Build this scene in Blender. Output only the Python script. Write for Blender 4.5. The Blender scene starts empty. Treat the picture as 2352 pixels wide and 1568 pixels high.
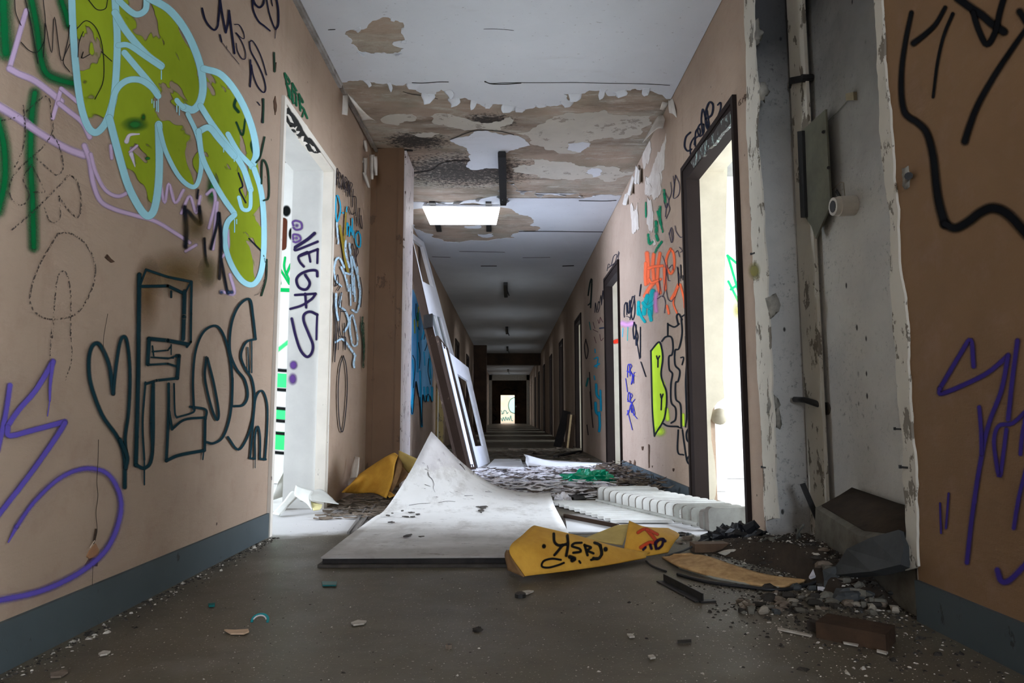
import bpy, math, random
import numpy as np
from mathutils import Vector, Matrix, noise
from mathutils.geometry import tessellate_polygon
from mathutils.bvhtree import BVHTree

# ------------------------------------------------------------------ camera, world, light, exposure
S = bpy.context.scene
COL = S.collection
FPX, PITCH, YAW, ROLL, CZ = 1573.0, 0.1055, 0.0041, 0.0014, 0.577
XW, H, WT = 1.15, 2.795, 0.24           # half corridor width, ceiling height, wall thickness
cam = bpy.data.cameras.new('camera'); cam_o = bpy.data.objects.new('camera', cam); COL.objects.link(cam_o)
cam.sensor_width = 36; cam.lens = FPX / 2352 * 36; cam.clip_start = 0.02; cam.clip_end = 200
CR = Matrix.Rotation(-YAW, 3, 'Z') @ Matrix.Rotation(PITCH, 3, 'X') @ Matrix.Rotation(ROLL, 3, 'Y') @ Matrix.Rotation(math.pi/2, 3, 'X')
cam_o.matrix_world = Matrix.Translation((0, 0, CZ)) @ CR.to_4x4()
S.camera = cam_o
S.view_settings.view_transform = 'Standard'; S.view_settings.look = 'None'
S.view_settings.gamma = 1.0; S.view_settings.use_curve_mapping = False
S.view_settings.exposure = 0.0
S.cycles.max_bounces = 10; S.cycles.diffuse_bounces = 6; S.cycles.transparent_max_bounces = 32
S.cycles.use_denoising = True
S.cycles.sample_clamp_indirect = 6.0

world = bpy.data.worlds.new('world'); S.world = world; world.use_nodes = True
wb = world.node_tree.nodes['Background']; wb.inputs[0].default_value = (0.80, 0.90, 1.0, 1); wb.inputs[1].default_value = 2.0

YBACK = -5.5
def area(name, loc, rot, sx, sy, power, color=(1, 1, 1)):
    l = bpy.data.lights.new(name, 'AREA'); l.shape = 'RECTANGLE'; l.size = sx; l.size_y = sy; l.energy = power; l.color = color
    o = bpy.data.objects.new(name, l); COL.objects.link(o); o.location = loc; o.rotation_euler = rot
    return o
PITCHY = 3.75
TILT = math.radians(38)                                     # the sky sheds its light downwards through the windows
BAY0 = 2.55                                                 # partition between bay 0 (behind) and bay 1
DAY = (0.78, 0.87, 1.0); COOL = (0.64, 0.75, 1.0)
RPOW = {-1: 400, 0: 1500, 1: 680, 2: 760, 3: 200, 4: 200, 5: 200, 6: 180, 7: 160, 8: 150, 9: 120, 10: 160}
LPOW = {-1: 20, 0: 60, 1: 310, 2: 900, 3: 70, 4: 90, 5: 90, 6: 90, 7: 80, 8: 80, 9: 120, 10: 160}
LPART = {2: 5.95}; RPART = {}                                # partitions off the regular rhythm
WC = {(-1, 1): (3.5, .85), (-1, 2): (7.35, 1.3), (1, 2): (8.65, 1.3), (1, 1): (3.85, 1.2), (1, 0): (-.1, 1.0)}      # window centre and half width where it differs
for k in range(3, 9): WC[(1, k)] = (11.3 + (k - 3) * PITCHY, .55); WC[(-1, k)] = (11.25 + (k - 3) * PITCHY, .55)
def win(side, k): return WC.get((side, k), (BAY0 + (k - 1) * PITCHY + PITCHY / 2, 1.4))
for side, tab in ((1, RPOW), (-1, LPOW)):
    for k, p in tab.items():
        yc, hw = win(side, k)
        area('window_daylight', (side * 5.05, yc, 1.65), (0, side * (math.pi / 2 - TILT), 0), 1.5, hw * 2, p, COOL if k == 2 else DAY)
area('end_fill_light', (0, YBACK - .12, 1.5), (math.pi / 2, 0, 0), 1.3, 1.4, 190, DAY)  # unseen fill lamp added behind the camera to lift the recess cheek
area('yard_daylight', (-1.6, 46.0, 5.5), (math.radians(38), 0, math.radians(-10)), 4, 3, 480, (1, 0.97, 0.92))

# ------------------------------------------------------------------ helpers
rnd = random.Random(7)
def ray(u, v):
    return CR @ Vector(((u - 1176) / FPX, (784 - v) / FPX, -1.0))
CAMP = Vector((0, 0, CZ))
def onX(u, v, x): d = ray(u, v); return CAMP + d * (x / d.x)
def onY(u, v, y): d = ray(u, v); return CAMP + d * (y / d.y)
def onZ(u, v, z=0.0): d = ray(u, v); return CAMP + d * ((z - CZ) / d.z)
def PL(off): return lambda u, v: onX(u, v, -XW + off)
def PR(off): return lambda u, v: onX(u, v, XW - off)

class MB:
    def __init__(self): self.v = []; self.f = []; self.m = []
    def add(self, vs, fs, mi=0):
        b = len(self.v); self.v += [tuple(p) for p in vs]
        for f in fs: self.f.append(tuple(i + b for i in f)); self.m.append(mi)
        return self
    def box(self, x0, x1, y0, y1, z0, z1, mi=0):
        v = [(x, y, z) for z in (z0, z1) for y in (y0, y1) for x in (x0, x1)]
        return self.add(v, [(0, 2, 3, 1), (4, 5, 7, 6), (0, 1, 5, 4), (2, 6, 7, 3), (0, 4, 6, 2), (1, 3, 7, 5)], mi)
    def obox(self, c, ax, ay, az, mi=0):                     # oriented box: centre and three half-axis vectors
        c = Vector(c); v = [c + ax * i + ay * j + az * k for k in (-1, 1) for j in (-1, 1) for i in (-1, 1)]
        return self.add(v, [(0, 2, 3, 1), (4, 5, 7, 6), (0, 1, 5, 4), (2, 6, 7, 3), (0, 4, 6, 2), (1, 3, 7, 5)], mi)
    def bar(self, a, b, w, h, up=(0, 0, 1), mi=0):
        a, b = Vector(a), Vector(b); d = (b - a); L = d.length; d = d / L
        s = d.cross(Vector(up)); s = s.normalized() if s.length > 1e-5 else Vector((1, 0, 0)); t = s.cross(d)
        return self.obox((a + b) / 2, d * L / 2, s * w / 2, t * h / 2, mi)
    def prism(self, poly, off, mi=0):                        # planar polygon (3D points) thickened by vector off
        n = len(poly); off = Vector(off); P = [Vector(p) for p in poly]; Q = [p + off for p in P]
        tr = tessellate_polygon([P])
        fs = [tuple(t) for t in tr] + [tuple(i + n for i in reversed(t)) for t in tr]
        fs += [(i, (i + 1) % n, n + (i + 1) % n, n + i) for i in range(n)]
        return self.add(P + Q, fs, mi)
    def tube(self, pts, r, n=8, mi=0, cap=True):
        P = [Vector(p) for p in pts]; rings = []; R = r if isinstance(r, (list, tuple)) else [r] * len(P)
        up = None
        for i, p in enumerate(P):
            d = (P[min(i + 1, len(P) - 1)] - P[max(i - 1, 0)]).normalized()
            a = up if up is not None else (Vector((0, 0, 1)) if abs(d.z) < .9 else Vector((1, 0, 0)))
            s = d.cross(a); s = s.normalized() if s.length > 1e-6 else d.orthogonal().normalized(); t = s.cross(d).normalized(); up = t
            rings.append([p + (s * math.cos(k * 2 * math.pi / n) + t * math.sin(k * 2 * math.pi / n)) * R[i] for k in range(n)])
        vs = [q for rg in rings for q in rg]; fs = []
        for i in range(len(P) - 1):
            for k in range(n): fs.append((i * n + k, i * n + (k + 1) % n, (i + 1) * n + (k + 1) % n, (i + 1) * n + k))
        if cap: fs += [tuple(reversed(range(n))), tuple((len(P) - 1) * n + k for k in range(n))]
        return self.add(vs, fs, mi)
    def sheet(self, grid, t=0.004, mi=0):                    # grid of points -> thin closed sheet
        R, C = len(grid), len(grid[0]); g = [[Vector(p) for p in r] for r in grid]; nv = []
        for i in range(R):
            for j in range(C):
                a = g[min(i + 1, R - 1)][j] - g[max(i - 1, 0)][j]; b = g[i][min(j + 1, C - 1)] - g[i][max(j - 1, 0)]
                n = b.cross(a); nv.append(n.normalized() if n.length > 1e-9 else Vector((0, 0, 1)))
        top = [g[i][j] for i in range(R) for j in range(C)]; bot = [p - n * t for p, n in zip(top, nv)]; N = R * C; fs = []
        for i in range(R - 1):
            for j in range(C - 1):
                a, b, c, d = i * C + j, i * C + j + 1, (i + 1) * C + j + 1, (i + 1) * C + j
                fs += [(a, b, c, d), (N + d, N + c, N + b, N + a)]
        per = [j for j in range(C)] + [i * C + C - 1 for i in range(1, R)] + [(R - 1) * C + j for j in range(C - 2, -1, -1)] + [i * C for i in range(R - 2, 0, -1)]
        for k in range(len(per)):
            a, b = per[k], per[(k + 1) % len(per)]; fs.append((b, a, N + a, N + b))
        return self.add(top + bot, fs, mi)
    def mesh(self, name, mats, smooth=False):
        me = bpy.data.meshes.new(name); me.from_pydata(self.v, [], self.f)
        for m in (mats if isinstance(mats, (list, tuple)) else [mats]): me.materials.append(m)
        if any(self.m): me.polygons.foreach_set('material_index', self.m)
        if smooth: me.polygons.foreach_set('use_smooth', [True] * len(me.polygons))
        me.update(); return me
    def bvh(self): return BVHTree.FromPolygons([Vector(p) for p in self.v], self.f)

def obj(name, mb, mats, parent=None, smooth=False, label=None):
    """links one mesh object; geometry is given in world coordinates and moved into the parent's frame"""
    base = Vector((0, 0, 0))
    if parent is not None: base = parent['_w'] if '_w' in parent else Vector((0, 0, 0)); base = Vector(base)
    if base.length: mb.v = [(p[0] - base.x, p[1] - base.y, p[2] - base.z) for p in mb.v]
    o = bpy.data.objects.new(name, mb.mesh(name, mats, smooth)); COL.objects.link(o)
    if parent is not None: o.parent = parent; o['_w'] = tuple(base)
    if label: o['label'] = label
    return o
def struct(name, mb, mats, parent=None, smooth=False):
    o = obj(name, mb, mats, parent, smooth)
    if parent is None: o['kind'] = 'structure'
    return o
def tag(o, label, cat, group=None, kind=None):
    o['label'] = label; o['category'] = cat
    if group: o['group'] = group
    if kind: o['kind'] = kind
    return o
def thing(name, label, cat, loc=(0, 0, 0), group=None):
    o = bpy.data.objects.new(name, None); o.empty_display_size = .1; COL.objects.link(o); o.location = loc; o['_w'] = tuple(loc)
    return tag(o, label, cat, group)
def solo(name, mb, mats, label, cat, group=None, smooth=False, kind=None):     # a thing that is one mesh, its origin at its base
    xs = np.array(mb.v); c = xs.mean(0); c[2] = xs[:, 2].min()
    mb.v = [tuple(p) for p in (xs - c)]
    o = bpy.data.objects.new(name, mb.mesh(name, mats, smooth)); COL.objects.link(o); o.location = c
    return tag(o, label, cat, group, kind)

def crom(P, n=6):                                           # Catmull-Rom through points (tuples of any length)
    P = [np.array(p, float) for p in P]
    if len(P) < 3: return [P[0] + (P[-1] - P[0]) * t for t in np.linspace(0, 1, n + 1)]
    out = []
    for i in range(len(P) - 1):
        p0 = P[i - 1] if i else 2 * P[0] - P[1]; p1, p2 = P[i], P[i + 1]; p3 = P[i + 2] if i + 2 < len(P) else 2 * P[-1] - P[-2]
        for t in np.linspace(0, 1, n, endpoint=False):
            out.append(.5 * (2 * p1 + (p2 - p0) * t + (2 * p0 - 5 * p1 + 4 * p2 - p3) * t * t + (3 * p1 - p0 - 3 * p2 + p3) * t ** 3))
    out.append(P[-1]); return out
def surf(ctrl, nu=6, nv=6):                                 # tensor Catmull-Rom surface of a control grid
    rows = [crom([tuple(p) for p in r], nv) for r in ctrl]
    cols = [crom([rows[i][j] for i in range(len(rows))], nu) for j in range(len(rows[0]))]
    return [[Vector(cols[j][i]) for j in range(len(cols))] for i in range(len(cols[0]))]
def rag(poly, amp=.12, mn=.03, r=rnd):                      # fractal jitter of a closed 2D outline
    out = []
    def sub(a, b, d):
        L = math.hypot(b[0] - a[0], b[1] - a[1])
        if L < mn or d > 7: out.append(a); return
        k = (r.random() - .5) * 2 * amp * (L if d < 2 else L * .9); m = ((a[0] + b[0]) / 2 - (b[1] - a[1]) / L * k, (a[1] + b[1]) / 2 + (b[0] - a[0]) / L * k)
        sub(a, m, d + 1); sub(m, b, d + 1)
    for i in range(len(poly)): sub(poly[i], poly[(i + 1) % len(poly)], 0)
    return out
def pts(s, sc=1, ox=0, oy=0):
    return [(float(a) / sc + ox, float(b) / sc + oy) for a, b in (t.split(',') for t in s.split())]

# ------------------------------------------------------------------ materials (procedural)
def srgb(r, g, b):
    f = lambda c: c / 12.92 if c <= .04045 else ((c + .055) / 1.055) ** 2.4
    return tuple(f(x / 255) for x in (r, g, b)) + (1,)
class NT:
    def __init__(self, name):
        self.m = bpy.data.materials.new(name); self.m.use_nodes = True; self.t = self.m.node_tree
        self.b = self.t.nodes['Principled BSDF']; self.out = self.t.nodes['Material Output']
        self.tc = self.n('ShaderNodeTexCoord'); self.P = self.tc.outputs['Object']
        self.geo = None
    def n(self, k, **kw):
        x = self.t.nodes.new(k)
        for a, v in kw.items(): setattr(x, a, v)
        return x
    def l(self, a, b): self.t.links.new(a, b)
    def world(self):
        g = self.n('ShaderNodeNewGeometry'); self.P = g.outputs['Position']; return self
    def scale(self, sx, sy, sz):
        m = self.n('ShaderNodeMapping'); self.l(self.P, m.inputs[0]); m.inputs['Scale'].default_value = (sx, sy, sz); return m.outputs[0]
    def noise(self, sc, det=4, rough=.6, vec=None, dist=0):
        x = self.n('ShaderNodeTexNoise'); self.l(vec or self.P, x.inputs['Vector']); x.inputs['Scale'].default_value = sc
        x.inputs['Detail'].default_value = det; x.inputs['Roughness'].default_value = rough; x.inputs['Distortion'].default_value = dist; return x.outputs[0]
    def ramp(self, f, *st, interp='LINEAR'):
        x = self.n('ShaderNodeValToRGB'); self.l(f, x.inputs[0]); e = x.color_ramp; e.interpolation = interp
        while len(e.elements) < len(st): e.elements.new(.5)
        for el, (p, c) in zip(e.elements, st): el.position = p; el.color = c if isinstance(c, tuple) else (c, c, c, 1)
        return x.outputs[0]
    def mix(self, f, a, b, mode='MIX'):
        x = self.n('ShaderNodeMix', data_type='RGBA', blend_type=mode)
        for s, v in ((x.inputs[0], f), (x.inputs[6], a), (x.inputs[7], b)):
            if isinstance(v, (int, float)): s.default_value = v
            elif isinstance(v, tuple): s.default_value = v
            else: self.l(v, s)
        return x.outputs[2]
    def math(self, op, a, b=0.0, c=None, clamp=False):
        x = self.n('ShaderNodeMath', operation=op, use_clamp=clamp)
        for s, v in zip(x.inputs, (a, b, c)):
            if v is None: continue
            if isinstance(v, (int, float)): s.default_value = v
            else: self.l(v, s)
        return x.outputs[0]
    def bump(self, h, strength=.3, dist=.01):
        x = self.n('ShaderNodeBump'); self.l(h, x.inputs['Height']); x.inputs['Strength'].default_value = strength; x.inputs['Distance'].default_value = dist
        self.l(x.outputs[0], self.b.inputs['Normal'])
    def fin(self, col, rough=.8, spec=.3, metal=0):
        if isinstance(col, tuple): self.b.inputs['Base Color'].default_value = col
        else: self.l(col, self.b.inputs['Base Color'])
        if isinstance(rough, (int, float)): self.b.inputs['Roughness'].default_value = rough
        else: self.l(rough, self.b.inputs['Roughness'])
        self.b.inputs['Specular IOR Level'].default_value = spec; self.b.inputs['Metallic'].default_value = metal
        return self.m

def mat_plain(name, col, col2=None, sc=12, rough=.75, spec=.3, bump=.15, metal=0, bsc=60):
    t = NT(name); c2 = col2 or tuple(x * .72 for x in col[:3]) + (1,)
    c = t.mix(t.ramp(t.noise(sc, 5, .65), (.35, 0.0), (.7, 1.0)), col, c2)
    if bump: t.bump(t.noise(bsc, 4, .6), bump, .004)
    return t.fin(c, rough, spec, metal)

def mat_wall(name, A, Bc):
    t = NT(name).world()
    c = t.mix(t.ramp(t.noise(1.1, 5, .6), (.35, 0.), (.65, 1.)), A, Bc)
    c = t.mix(t.ramp(t.noise(9, 6, .7), (.52, 0.), (.7, .35)), c, srgb(140, 112, 95))
    st = t.noise(5, 4, .7, t.scale(1, 1, .12))
    c = t.mix(t.ramp(st, (.58, 0.), (.75, .25)), c, srgb(120, 96, 78))
    # small dark knocks and pits low on the wall
    v = t.n('ShaderNodeTexVoronoi'); t.l(t.P, v.inputs['Vector']); v.inputs['Scale'].default_value = 9
    pit = t.math('MULTIPLY', t.ramp(v.outputs['Distance'], (.03, 1.), (.07, 0.)), t.ramp(t.noise(2.3, 2), (.52, 0.), (.6, 1.)))
    c = t.mix(pit, c, srgb(62, 48, 40))
    h = t.math('ADD', t.math('MULTIPLY', t.noise(26, 5, .6, t.scale(1, .45, 1.6)), .8), t.math('MULTIPLY', t.noise(140, 2), .2))
    h = t.math('SUBTRACT', h, t.math('MULTIPLY', pit, .8))
    t.bump(h, .32, .012)
    return t.fin(c, .72, .2)

def mat_white_paint():
    t = NT('white_ceiling_paint').world()
    c = t.mix(t.ramp(t.noise(.9, 5, .6), (.35, 0.), (.7, 1.)), srgb(220, 223, 228), srgb(206, 209, 214))
    c = t.mix(t.ramp(t.noise(4, 6, .75, t.scale(.35, 1.2, 1)), (.6, 0.), (.8, .3)), c, srgb(165, 160, 155))
    sp = t.noise(70, 2, .5, t.scale(.5, 1, 1))
    c = t.mix(t.ramp(sp, (.70, 0.), (.76, .5)), c, srgb(120, 116, 112))
    t.bump(t.noise(14, 5, .6, t.scale(.4, 1, 1)), .18, .01)
    return t.fin(c, .75, .25)

def mat_ceiling_bare():
    t = NT('bare_mouldy_plaster').world()
    c = t.mix(t.ramp(t.noise(1.6, 6, .62, t.scale(.6, 1, 1)), (.3, 0.), (.7, 1.)), srgb(182, 162, 144), srgb(150, 133, 118))
    c = t.mix(t.ramp(t.noise(2.6, 6, .7, t.scale(.55, 1.4, 1), .8), (.47, 0.), (.62, .8)), c, srgb(172, 164, 150))
    c = t.mix(t.ramp(t.noise(6, 5, .7, t.scale(.45, 1.3, 1)), (.57, 0.), (.68, .5)), c, srgb(196, 190, 180))
    c = t.mix(t.ramp(t.noise(1.9, 3, .5), (.52, 0.), (.7, .45)), c, srgb(104, 106, 88))
    c = t.mix(t.ramp(t.noise(3.1, 7, .72, t.scale(.35, 1.25, 1), .5), (.5, 0.), (.7, .75)), c, srgb(96, 82, 70))
    c = t.mix(t.ramp(t.noise(11, 6, .75, t.scale(.3, 1.3, 1)), (.56, 0.), (.64, .5)), c, srgb(206, 200, 190))
    # black mould specks in two broad colonies, plus painted shade by the pillar
    gx = t.n('ShaderNodeSeparateXYZ'); t.l(t.P, gx.inputs[0])
    def blob(x, y, r):
        a = t.math('POWER', t.math('DIVIDE', t.math('SUBTRACT', gx.outputs[0], x), r * 1.5), 2.0); b = t.math('POWER', t.math('DIVIDE', t.math('SUBTRACT', gx.outputs[1], y), r), 2.0)
        return t.math('SUBTRACT', 1.0, t.math('ADD', a, b), clamp=True)
    bl = t.math('MAXIMUM', blob(-.42, 6.1, .62), t.math('MAXIMUM', blob(-.15, 5.02, .2), blob(-.75, 5.4, .25)))
    m = t.math('ADD', t.math('MULTIPLY', t.noise(38, 4, .75, t.scale(.8, 1, 1)), .75), t.math('MULTIPLY', bl, .34))
    c = t.mix(t.ramp(m, (.53, 0.), (.66, .92)), c, srgb(46, 42, 40))
    t.bump(t.math('ADD', t.noise(7, 6, .7, t.scale(.6, 1.3, 1)), t.math('MULTIPLY', t.noise(60, 3), .3)), .5, .02)
    return t.fin(c, .85, .2)

def mat_recess():
    t = NT('raw_grey_plaster').world()
    c = t.mix(t.ramp(t.noise(1.7, 5, .6), (.3, 0.), (.7, 1.)), srgb(200, 197, 189), srgb(168, 166, 162))
    gx = t.n('ShaderNodeSeparateXYZ'); t.l(t.P, gx.inputs[0])
    sp = t.noise(46, 4, .8); st = t.math('MULTIPLY', t.ramp(t.noise(2.2, 3), (.42, 0.), (.62, 1.)), t.ramp(sp, (.55, 0.), (.68, .8)))
    c = t.mix(st, c, srgb(96, 97, 95))
    v = t.n('ShaderNodeTexVoronoi'); t.l(t.scale(1, 1, .55), v.inputs['Vector']); v.inputs['Scale'].default_value = 15
    pit = t.math('MULTIPLY', t.ramp(v.outputs['Distance'], (.07, 1.), (.12, 0.)), t.ramp(t.noise(3.1, 2), (.5, 0.), (.58, 1.)))
    c = t.mix(pit, c, srgb(70, 68, 66))
    # darker towards the top with a cloudy lower edge
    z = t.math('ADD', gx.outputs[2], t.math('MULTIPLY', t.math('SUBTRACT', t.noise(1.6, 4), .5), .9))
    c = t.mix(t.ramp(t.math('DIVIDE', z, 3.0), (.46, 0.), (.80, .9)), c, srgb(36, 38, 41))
    t.bump(t.math('SUBTRACT', t.noise(22, 5, .65), t.math('MULTIPLY', pit, .6)), .4, .012)
    return t.fin(c, .85, .2)

def mat_floor():
    t = NT('dusty_concrete_floor').world()
    c = t.mix(t.ramp(t.noise(.8, 6, .62), (.3, 0.), (.72, 1.)), srgb(98, 89, 73), srgb(74, 68, 54))
    c = t.mix(t.ramp(t.noise(5, 6, .7, t.scale(.7, 1.3, 1)), (.5, 0.), (.75, .5)), c, srgb(58, 50, 42))
    c = t.mix(t.ramp(t.noise(2.2, 4, .7), (.56, 0.), (.7, .4)), c, srgb(122, 117, 108))
    sp = t.noise(130, 2, .6); c = t.mix(t.ramp(sp, (.66, 0.), (.70, .8)), c, srgb(190, 182, 168))
    sp2 = t.noise(90, 3, .6, t.scale(.8, 1.1, 1.7)); c = t.mix(t.ramp(sp2, (.68, 0.), (.74, .7)), c, srgb(44, 40, 36))
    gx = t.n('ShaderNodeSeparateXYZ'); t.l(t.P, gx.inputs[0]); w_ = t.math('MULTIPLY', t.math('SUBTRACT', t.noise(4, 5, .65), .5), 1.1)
    for cx, cy, rx_, ry_ in ((-1.05, 3.85, .52, .58), (.85, 3.75, .6, .5), (.3, 6.6, 1.1, 1.9)):          # pools of light painted into the floor colour
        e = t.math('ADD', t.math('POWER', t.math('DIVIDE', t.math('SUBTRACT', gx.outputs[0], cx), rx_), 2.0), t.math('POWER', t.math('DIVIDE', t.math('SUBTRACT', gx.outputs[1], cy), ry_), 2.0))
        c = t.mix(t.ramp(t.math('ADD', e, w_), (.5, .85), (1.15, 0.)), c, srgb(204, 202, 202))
    t.bump(t.math('ADD', t.noise(30, 6, .7), t.math('MULTIPLY', sp, .5)), .16, .006)
    return t.fin(c, t.ramp(t.noise(3, 4), (.3, .42), (.7, .6)), .4)

def mat_flaky(name, base, chip, sc=18, thr=.58, rough=.6, spec=.35):
    t = NT(name).world()
    n = t.noise(sc, 5, .7, t.scale(1, 1, .5))
    c = t.mix(t.ramp(n, (thr, 0.), (thr + .015, 1.)), base, chip)
    c = t.mix(t.ramp(t.noise(4, 4), (.4, 0.), (.8, .35)), c, tuple(x * .5 for x in base[:3]) + (1,))
    t.bump(t.ramp(n, (thr - .02, 1.), (thr + .02, 0.)), .5, .004)
    return t.fin(c, rough, spec)

_pm = {}
def paint(r, g, b, kind='spray', grain=.6):
    """spray paint or marker: colour carried by a feathered attribute 'a'"""
    k = (r, g, b, kind)
    if k in _pm: return _pm[k]
    t = NT('%s_paint' % kind).world(); c0 = srgb(r, g, b)
    c = t.mix(t.ramp(t.noise(3.5, 4), (.35, 0.), (.7, 1.)), c0, tuple(min(1, x * 1.22 + .003) for x in c0[:3]) + (1,))
    a = t.n('ShaderNodeAttribute', attribute_name='a').outputs['Fac']
    nz = t.math('SUBTRACT', t.noise(420 if kind != 'crayon' else 130, 2, .5), .5)
    if kind == 'fill':
        h = t.ramp(t.noise(4.2, 3, .55, t.scale(1, .8, 1.3), .6), (.555, 1.), (.575, 0.)); al = t.math('MULTIPLY', a, h)
    elif kind == 'crayon':
        al = t.math('MULTIPLY', a, t.ramp(t.noise(130, 2, .5), (.47, 0.), (.53, .85)))
    else:
        al = t.math('ADD', a, t.math('MULTIPLY', t.math('MULTIPLY', nz, 4.0 * grain), t.math('MULTIPLY', a, t.math('SUBTRACT', 1.0, a))), clamp=True)
    if kind == 'worn': al = t.math('MULTIPLY', al, t.ramp(t.noise(30, 4, .7), (.52, 1.), (.62, .1)))
    if kind == 'haze': al = t.math('MULTIPLY', al, .7)
    t.fin(c, .85, .08)
    tr = t.n('ShaderNodeBsdfTransparent'); mx = t.n('ShaderNodeMixShader')
    t.l(al, mx.inputs[0]); t.l(tr.outputs[0], mx.inputs[1]); t.l(t.b.outputs[0], mx.inputs[2]); t.l(mx.outputs[0], t.out.inputs[0])
    _pm[k] = t.m; return t.m

class Decal:
    """flat paint on a surface: outlines drawn as feathered ribbons and laid on the surface given by mp(u, v, lift)"""
    def __init__(self, mp, sc=1, ox=0, oy=0): self.mp, self.sc, self.ox, self.oy = mp, sc, ox, oy; self.v = []; self.f = []; self.a = []; self.mi = []; self.mats = []; self.k = 0
    def _m(self, m):
        if m not in self.mats: self.mats.append(m)
        return self.mats.index(m)
    def _put(self, q, a, fs, mi):
        b = len(self.v); lift = self.k * 4e-5
        self.v += [tuple(self.mp(u, v, lift)) for u, v in q]; self.a += a
        for f in fs: self.f.append(tuple(i + b for i in f)); self.mi.append(mi)
    def line(self, m, w, s, soft=.25, hard=False, w2=None, n=6):
        P = pts(s, self.sc, self.ox, self.oy) if isinstance(s, str) else s
        w = w / self.sc; w2 = w if w2 is None else w2 / self.sc; mi = self._m(m); self.k += 1
        segs = [[np.array(P[i]), np.array(P[i + 1])] for i in range(len(P) - 1)] if hard else [crom(P, n)]
        for Q in segs:
            N = len(Q); hw = [(w + (w2 - w) * i / max(1, N - 1)) / 2 for i in range(N)]; q = []; a = []; fs = []
            tang = [Q[min(i + 1, N - 1)] - Q[max(i - 1, 0)] for i in range(N)]
            tang = [x / (np.linalg.norm(x) + 1e-9) for x in tang]
            for i in range(N):
                nn = np.array((-tang[i][1], tang[i][0])); o, c = hw[i] * (1 + soft), hw[i] * (1 - soft)
                q += [Q[i] - nn * o, Q[i] - nn * c, Q[i] + nn * c, Q[i] + nn * o]; a += [0, 1, 1, 0]
            for i in range(N - 1):
                for j in range(3): fs.append((4 * i + j, 4 * i + j + 1, 4 * i + 5 + j, 4 * i + 4 + j))
            for e, sg in ((0, -1), (N - 1, 1)):
                b = len(q); th0 = math.atan2(-tang[e][0] * 1, tang[e][1] * 1); K = 6
                nn = np.array((-tang[e][1], tang[e][0])); tt = tang[e] * sg
                for r, al in ((hw[e] * (1 - soft), 1), (hw[e] * (1 + soft), 0)):
                    for k in range(K + 1):
                        an = math.pi * k / K; q.append(Q[e] + nn * math.cos(an) * r + tt * math.sin(an) * r); a.append(al)
                fs.append(tuple(range(b, b + K + 1)))
                for k in range(K): fs.append((b + k, b + k + 1, b + K + 2 + k, b + K + 1 + k))
            self._put(q, a, fs, mi)
        return self
    def fill(self, m, s, amp=0, feather=0):
        P = pts(s, self.sc, self.ox, self.oy) if isinstance(s, str) else s
        self.k += 1
        if amp: P = rag(P, amp, 5)
        tr = tessellate_polygon([[Vector((x, y, 0)) for x, y in P]])
        self._put(P, [1.0] * len(P), [tuple(t) for t in tr], self._m(m)); return self
    def blob(self, m, x, y, rx, ry, core=.2):
        x, y = x / self.sc + self.ox, y / self.sc + self.oy; rx, ry = rx / self.sc, ry / self.sc; self.k += 1; q = [(x, y)]; a = [1.0]; fs = []; K = 20
        for r, al in ((core, 1), ((1 + core) / 2, .5), (1, 0)):
            for k in range(K): an = 2 * math.pi * k / K; q.append((x + rx * r * math.cos(an), y + ry * r * math.sin(an))); a.append(al)
        for k in range(K):
            k2 = (k + 1) % K; fs.append((0, 1 + k, 1 + k2))
            for rr in (0, 1): fs.append((1 + rr * K + k, 1 + (rr + 1) * K + k, 1 + (rr + 1) * K + k2, 1 + rr * K + k2))
        self._put(q, a, fs, self._m(m)); return self
    def done(self, parent, label, name='graffiti_tag'):
        base = Vector(parent['_w']) if '_w' in parent else Vector((0, 0, 0))
        me = bpy.data.meshes.new(name); me.from_pydata([tuple(Vector(p) - base) for p in self.v], [], self.f)
        at = me.attributes.new('a', 'FLOAT', 'POINT'); at.data.foreach_set('value', self.a)
        for m in self.mats: me.materials.append(m)
        me.polygons.foreach_set('material_index', self.mi); me.update()
        o = bpy.data.objects.new(name, me); COL.objects.link(o); o.parent = parent; o['_w'] = tuple(base)
        if label: o['label'] = label
        return o

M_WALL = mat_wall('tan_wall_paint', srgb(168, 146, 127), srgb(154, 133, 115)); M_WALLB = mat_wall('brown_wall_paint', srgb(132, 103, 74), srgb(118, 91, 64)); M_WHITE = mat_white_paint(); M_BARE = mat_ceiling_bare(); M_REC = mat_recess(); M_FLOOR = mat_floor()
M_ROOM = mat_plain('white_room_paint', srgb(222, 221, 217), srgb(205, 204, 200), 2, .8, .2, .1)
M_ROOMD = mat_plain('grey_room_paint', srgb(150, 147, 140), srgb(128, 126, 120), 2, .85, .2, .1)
M_ROOMFL = mat_plain('pale_room_floor', srgb(226, 225, 222), srgb(205, 203, 198), 3, .8, .2, .1)
M_REVEAL = mat_plain('cream_reveal_plaster', srgb(208, 198, 176), srgb(190, 180, 158), 4, .7, .25, .15, 0, 30)
M_LREV = mat_plain('grey_white_reveal', srgb(205, 204, 200), srgb(190, 189, 186), 3, .7, .25, .12, 0, 30)
M_DARKW = mat_flaky('dark_brown_timber', srgb(40, 32, 29), srgb(120, 126, 118), 16, .72, .75, .1)
M_CREAM = mat_flaky('cream_flaking_timber', srgb(216, 208, 196), srgb(84, 68, 56), 14, .66, .55, .35)
M_BASE = mat_flaky('grey_skirting_paint', srgb(66, 75, 78), srgb(44, 46, 46), 20, .64, .6, .3)
M_PILB = mat_flaky('brown_panel', srgb(112, 83, 58), srgb(86, 62, 42), 6, .62, .55, .35)
M_PILW = mat_flaky('chipped_white_lacquer', srgb(222, 212, 210), srgb(88, 62, 50), 15, .60, .5, .35)
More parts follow.
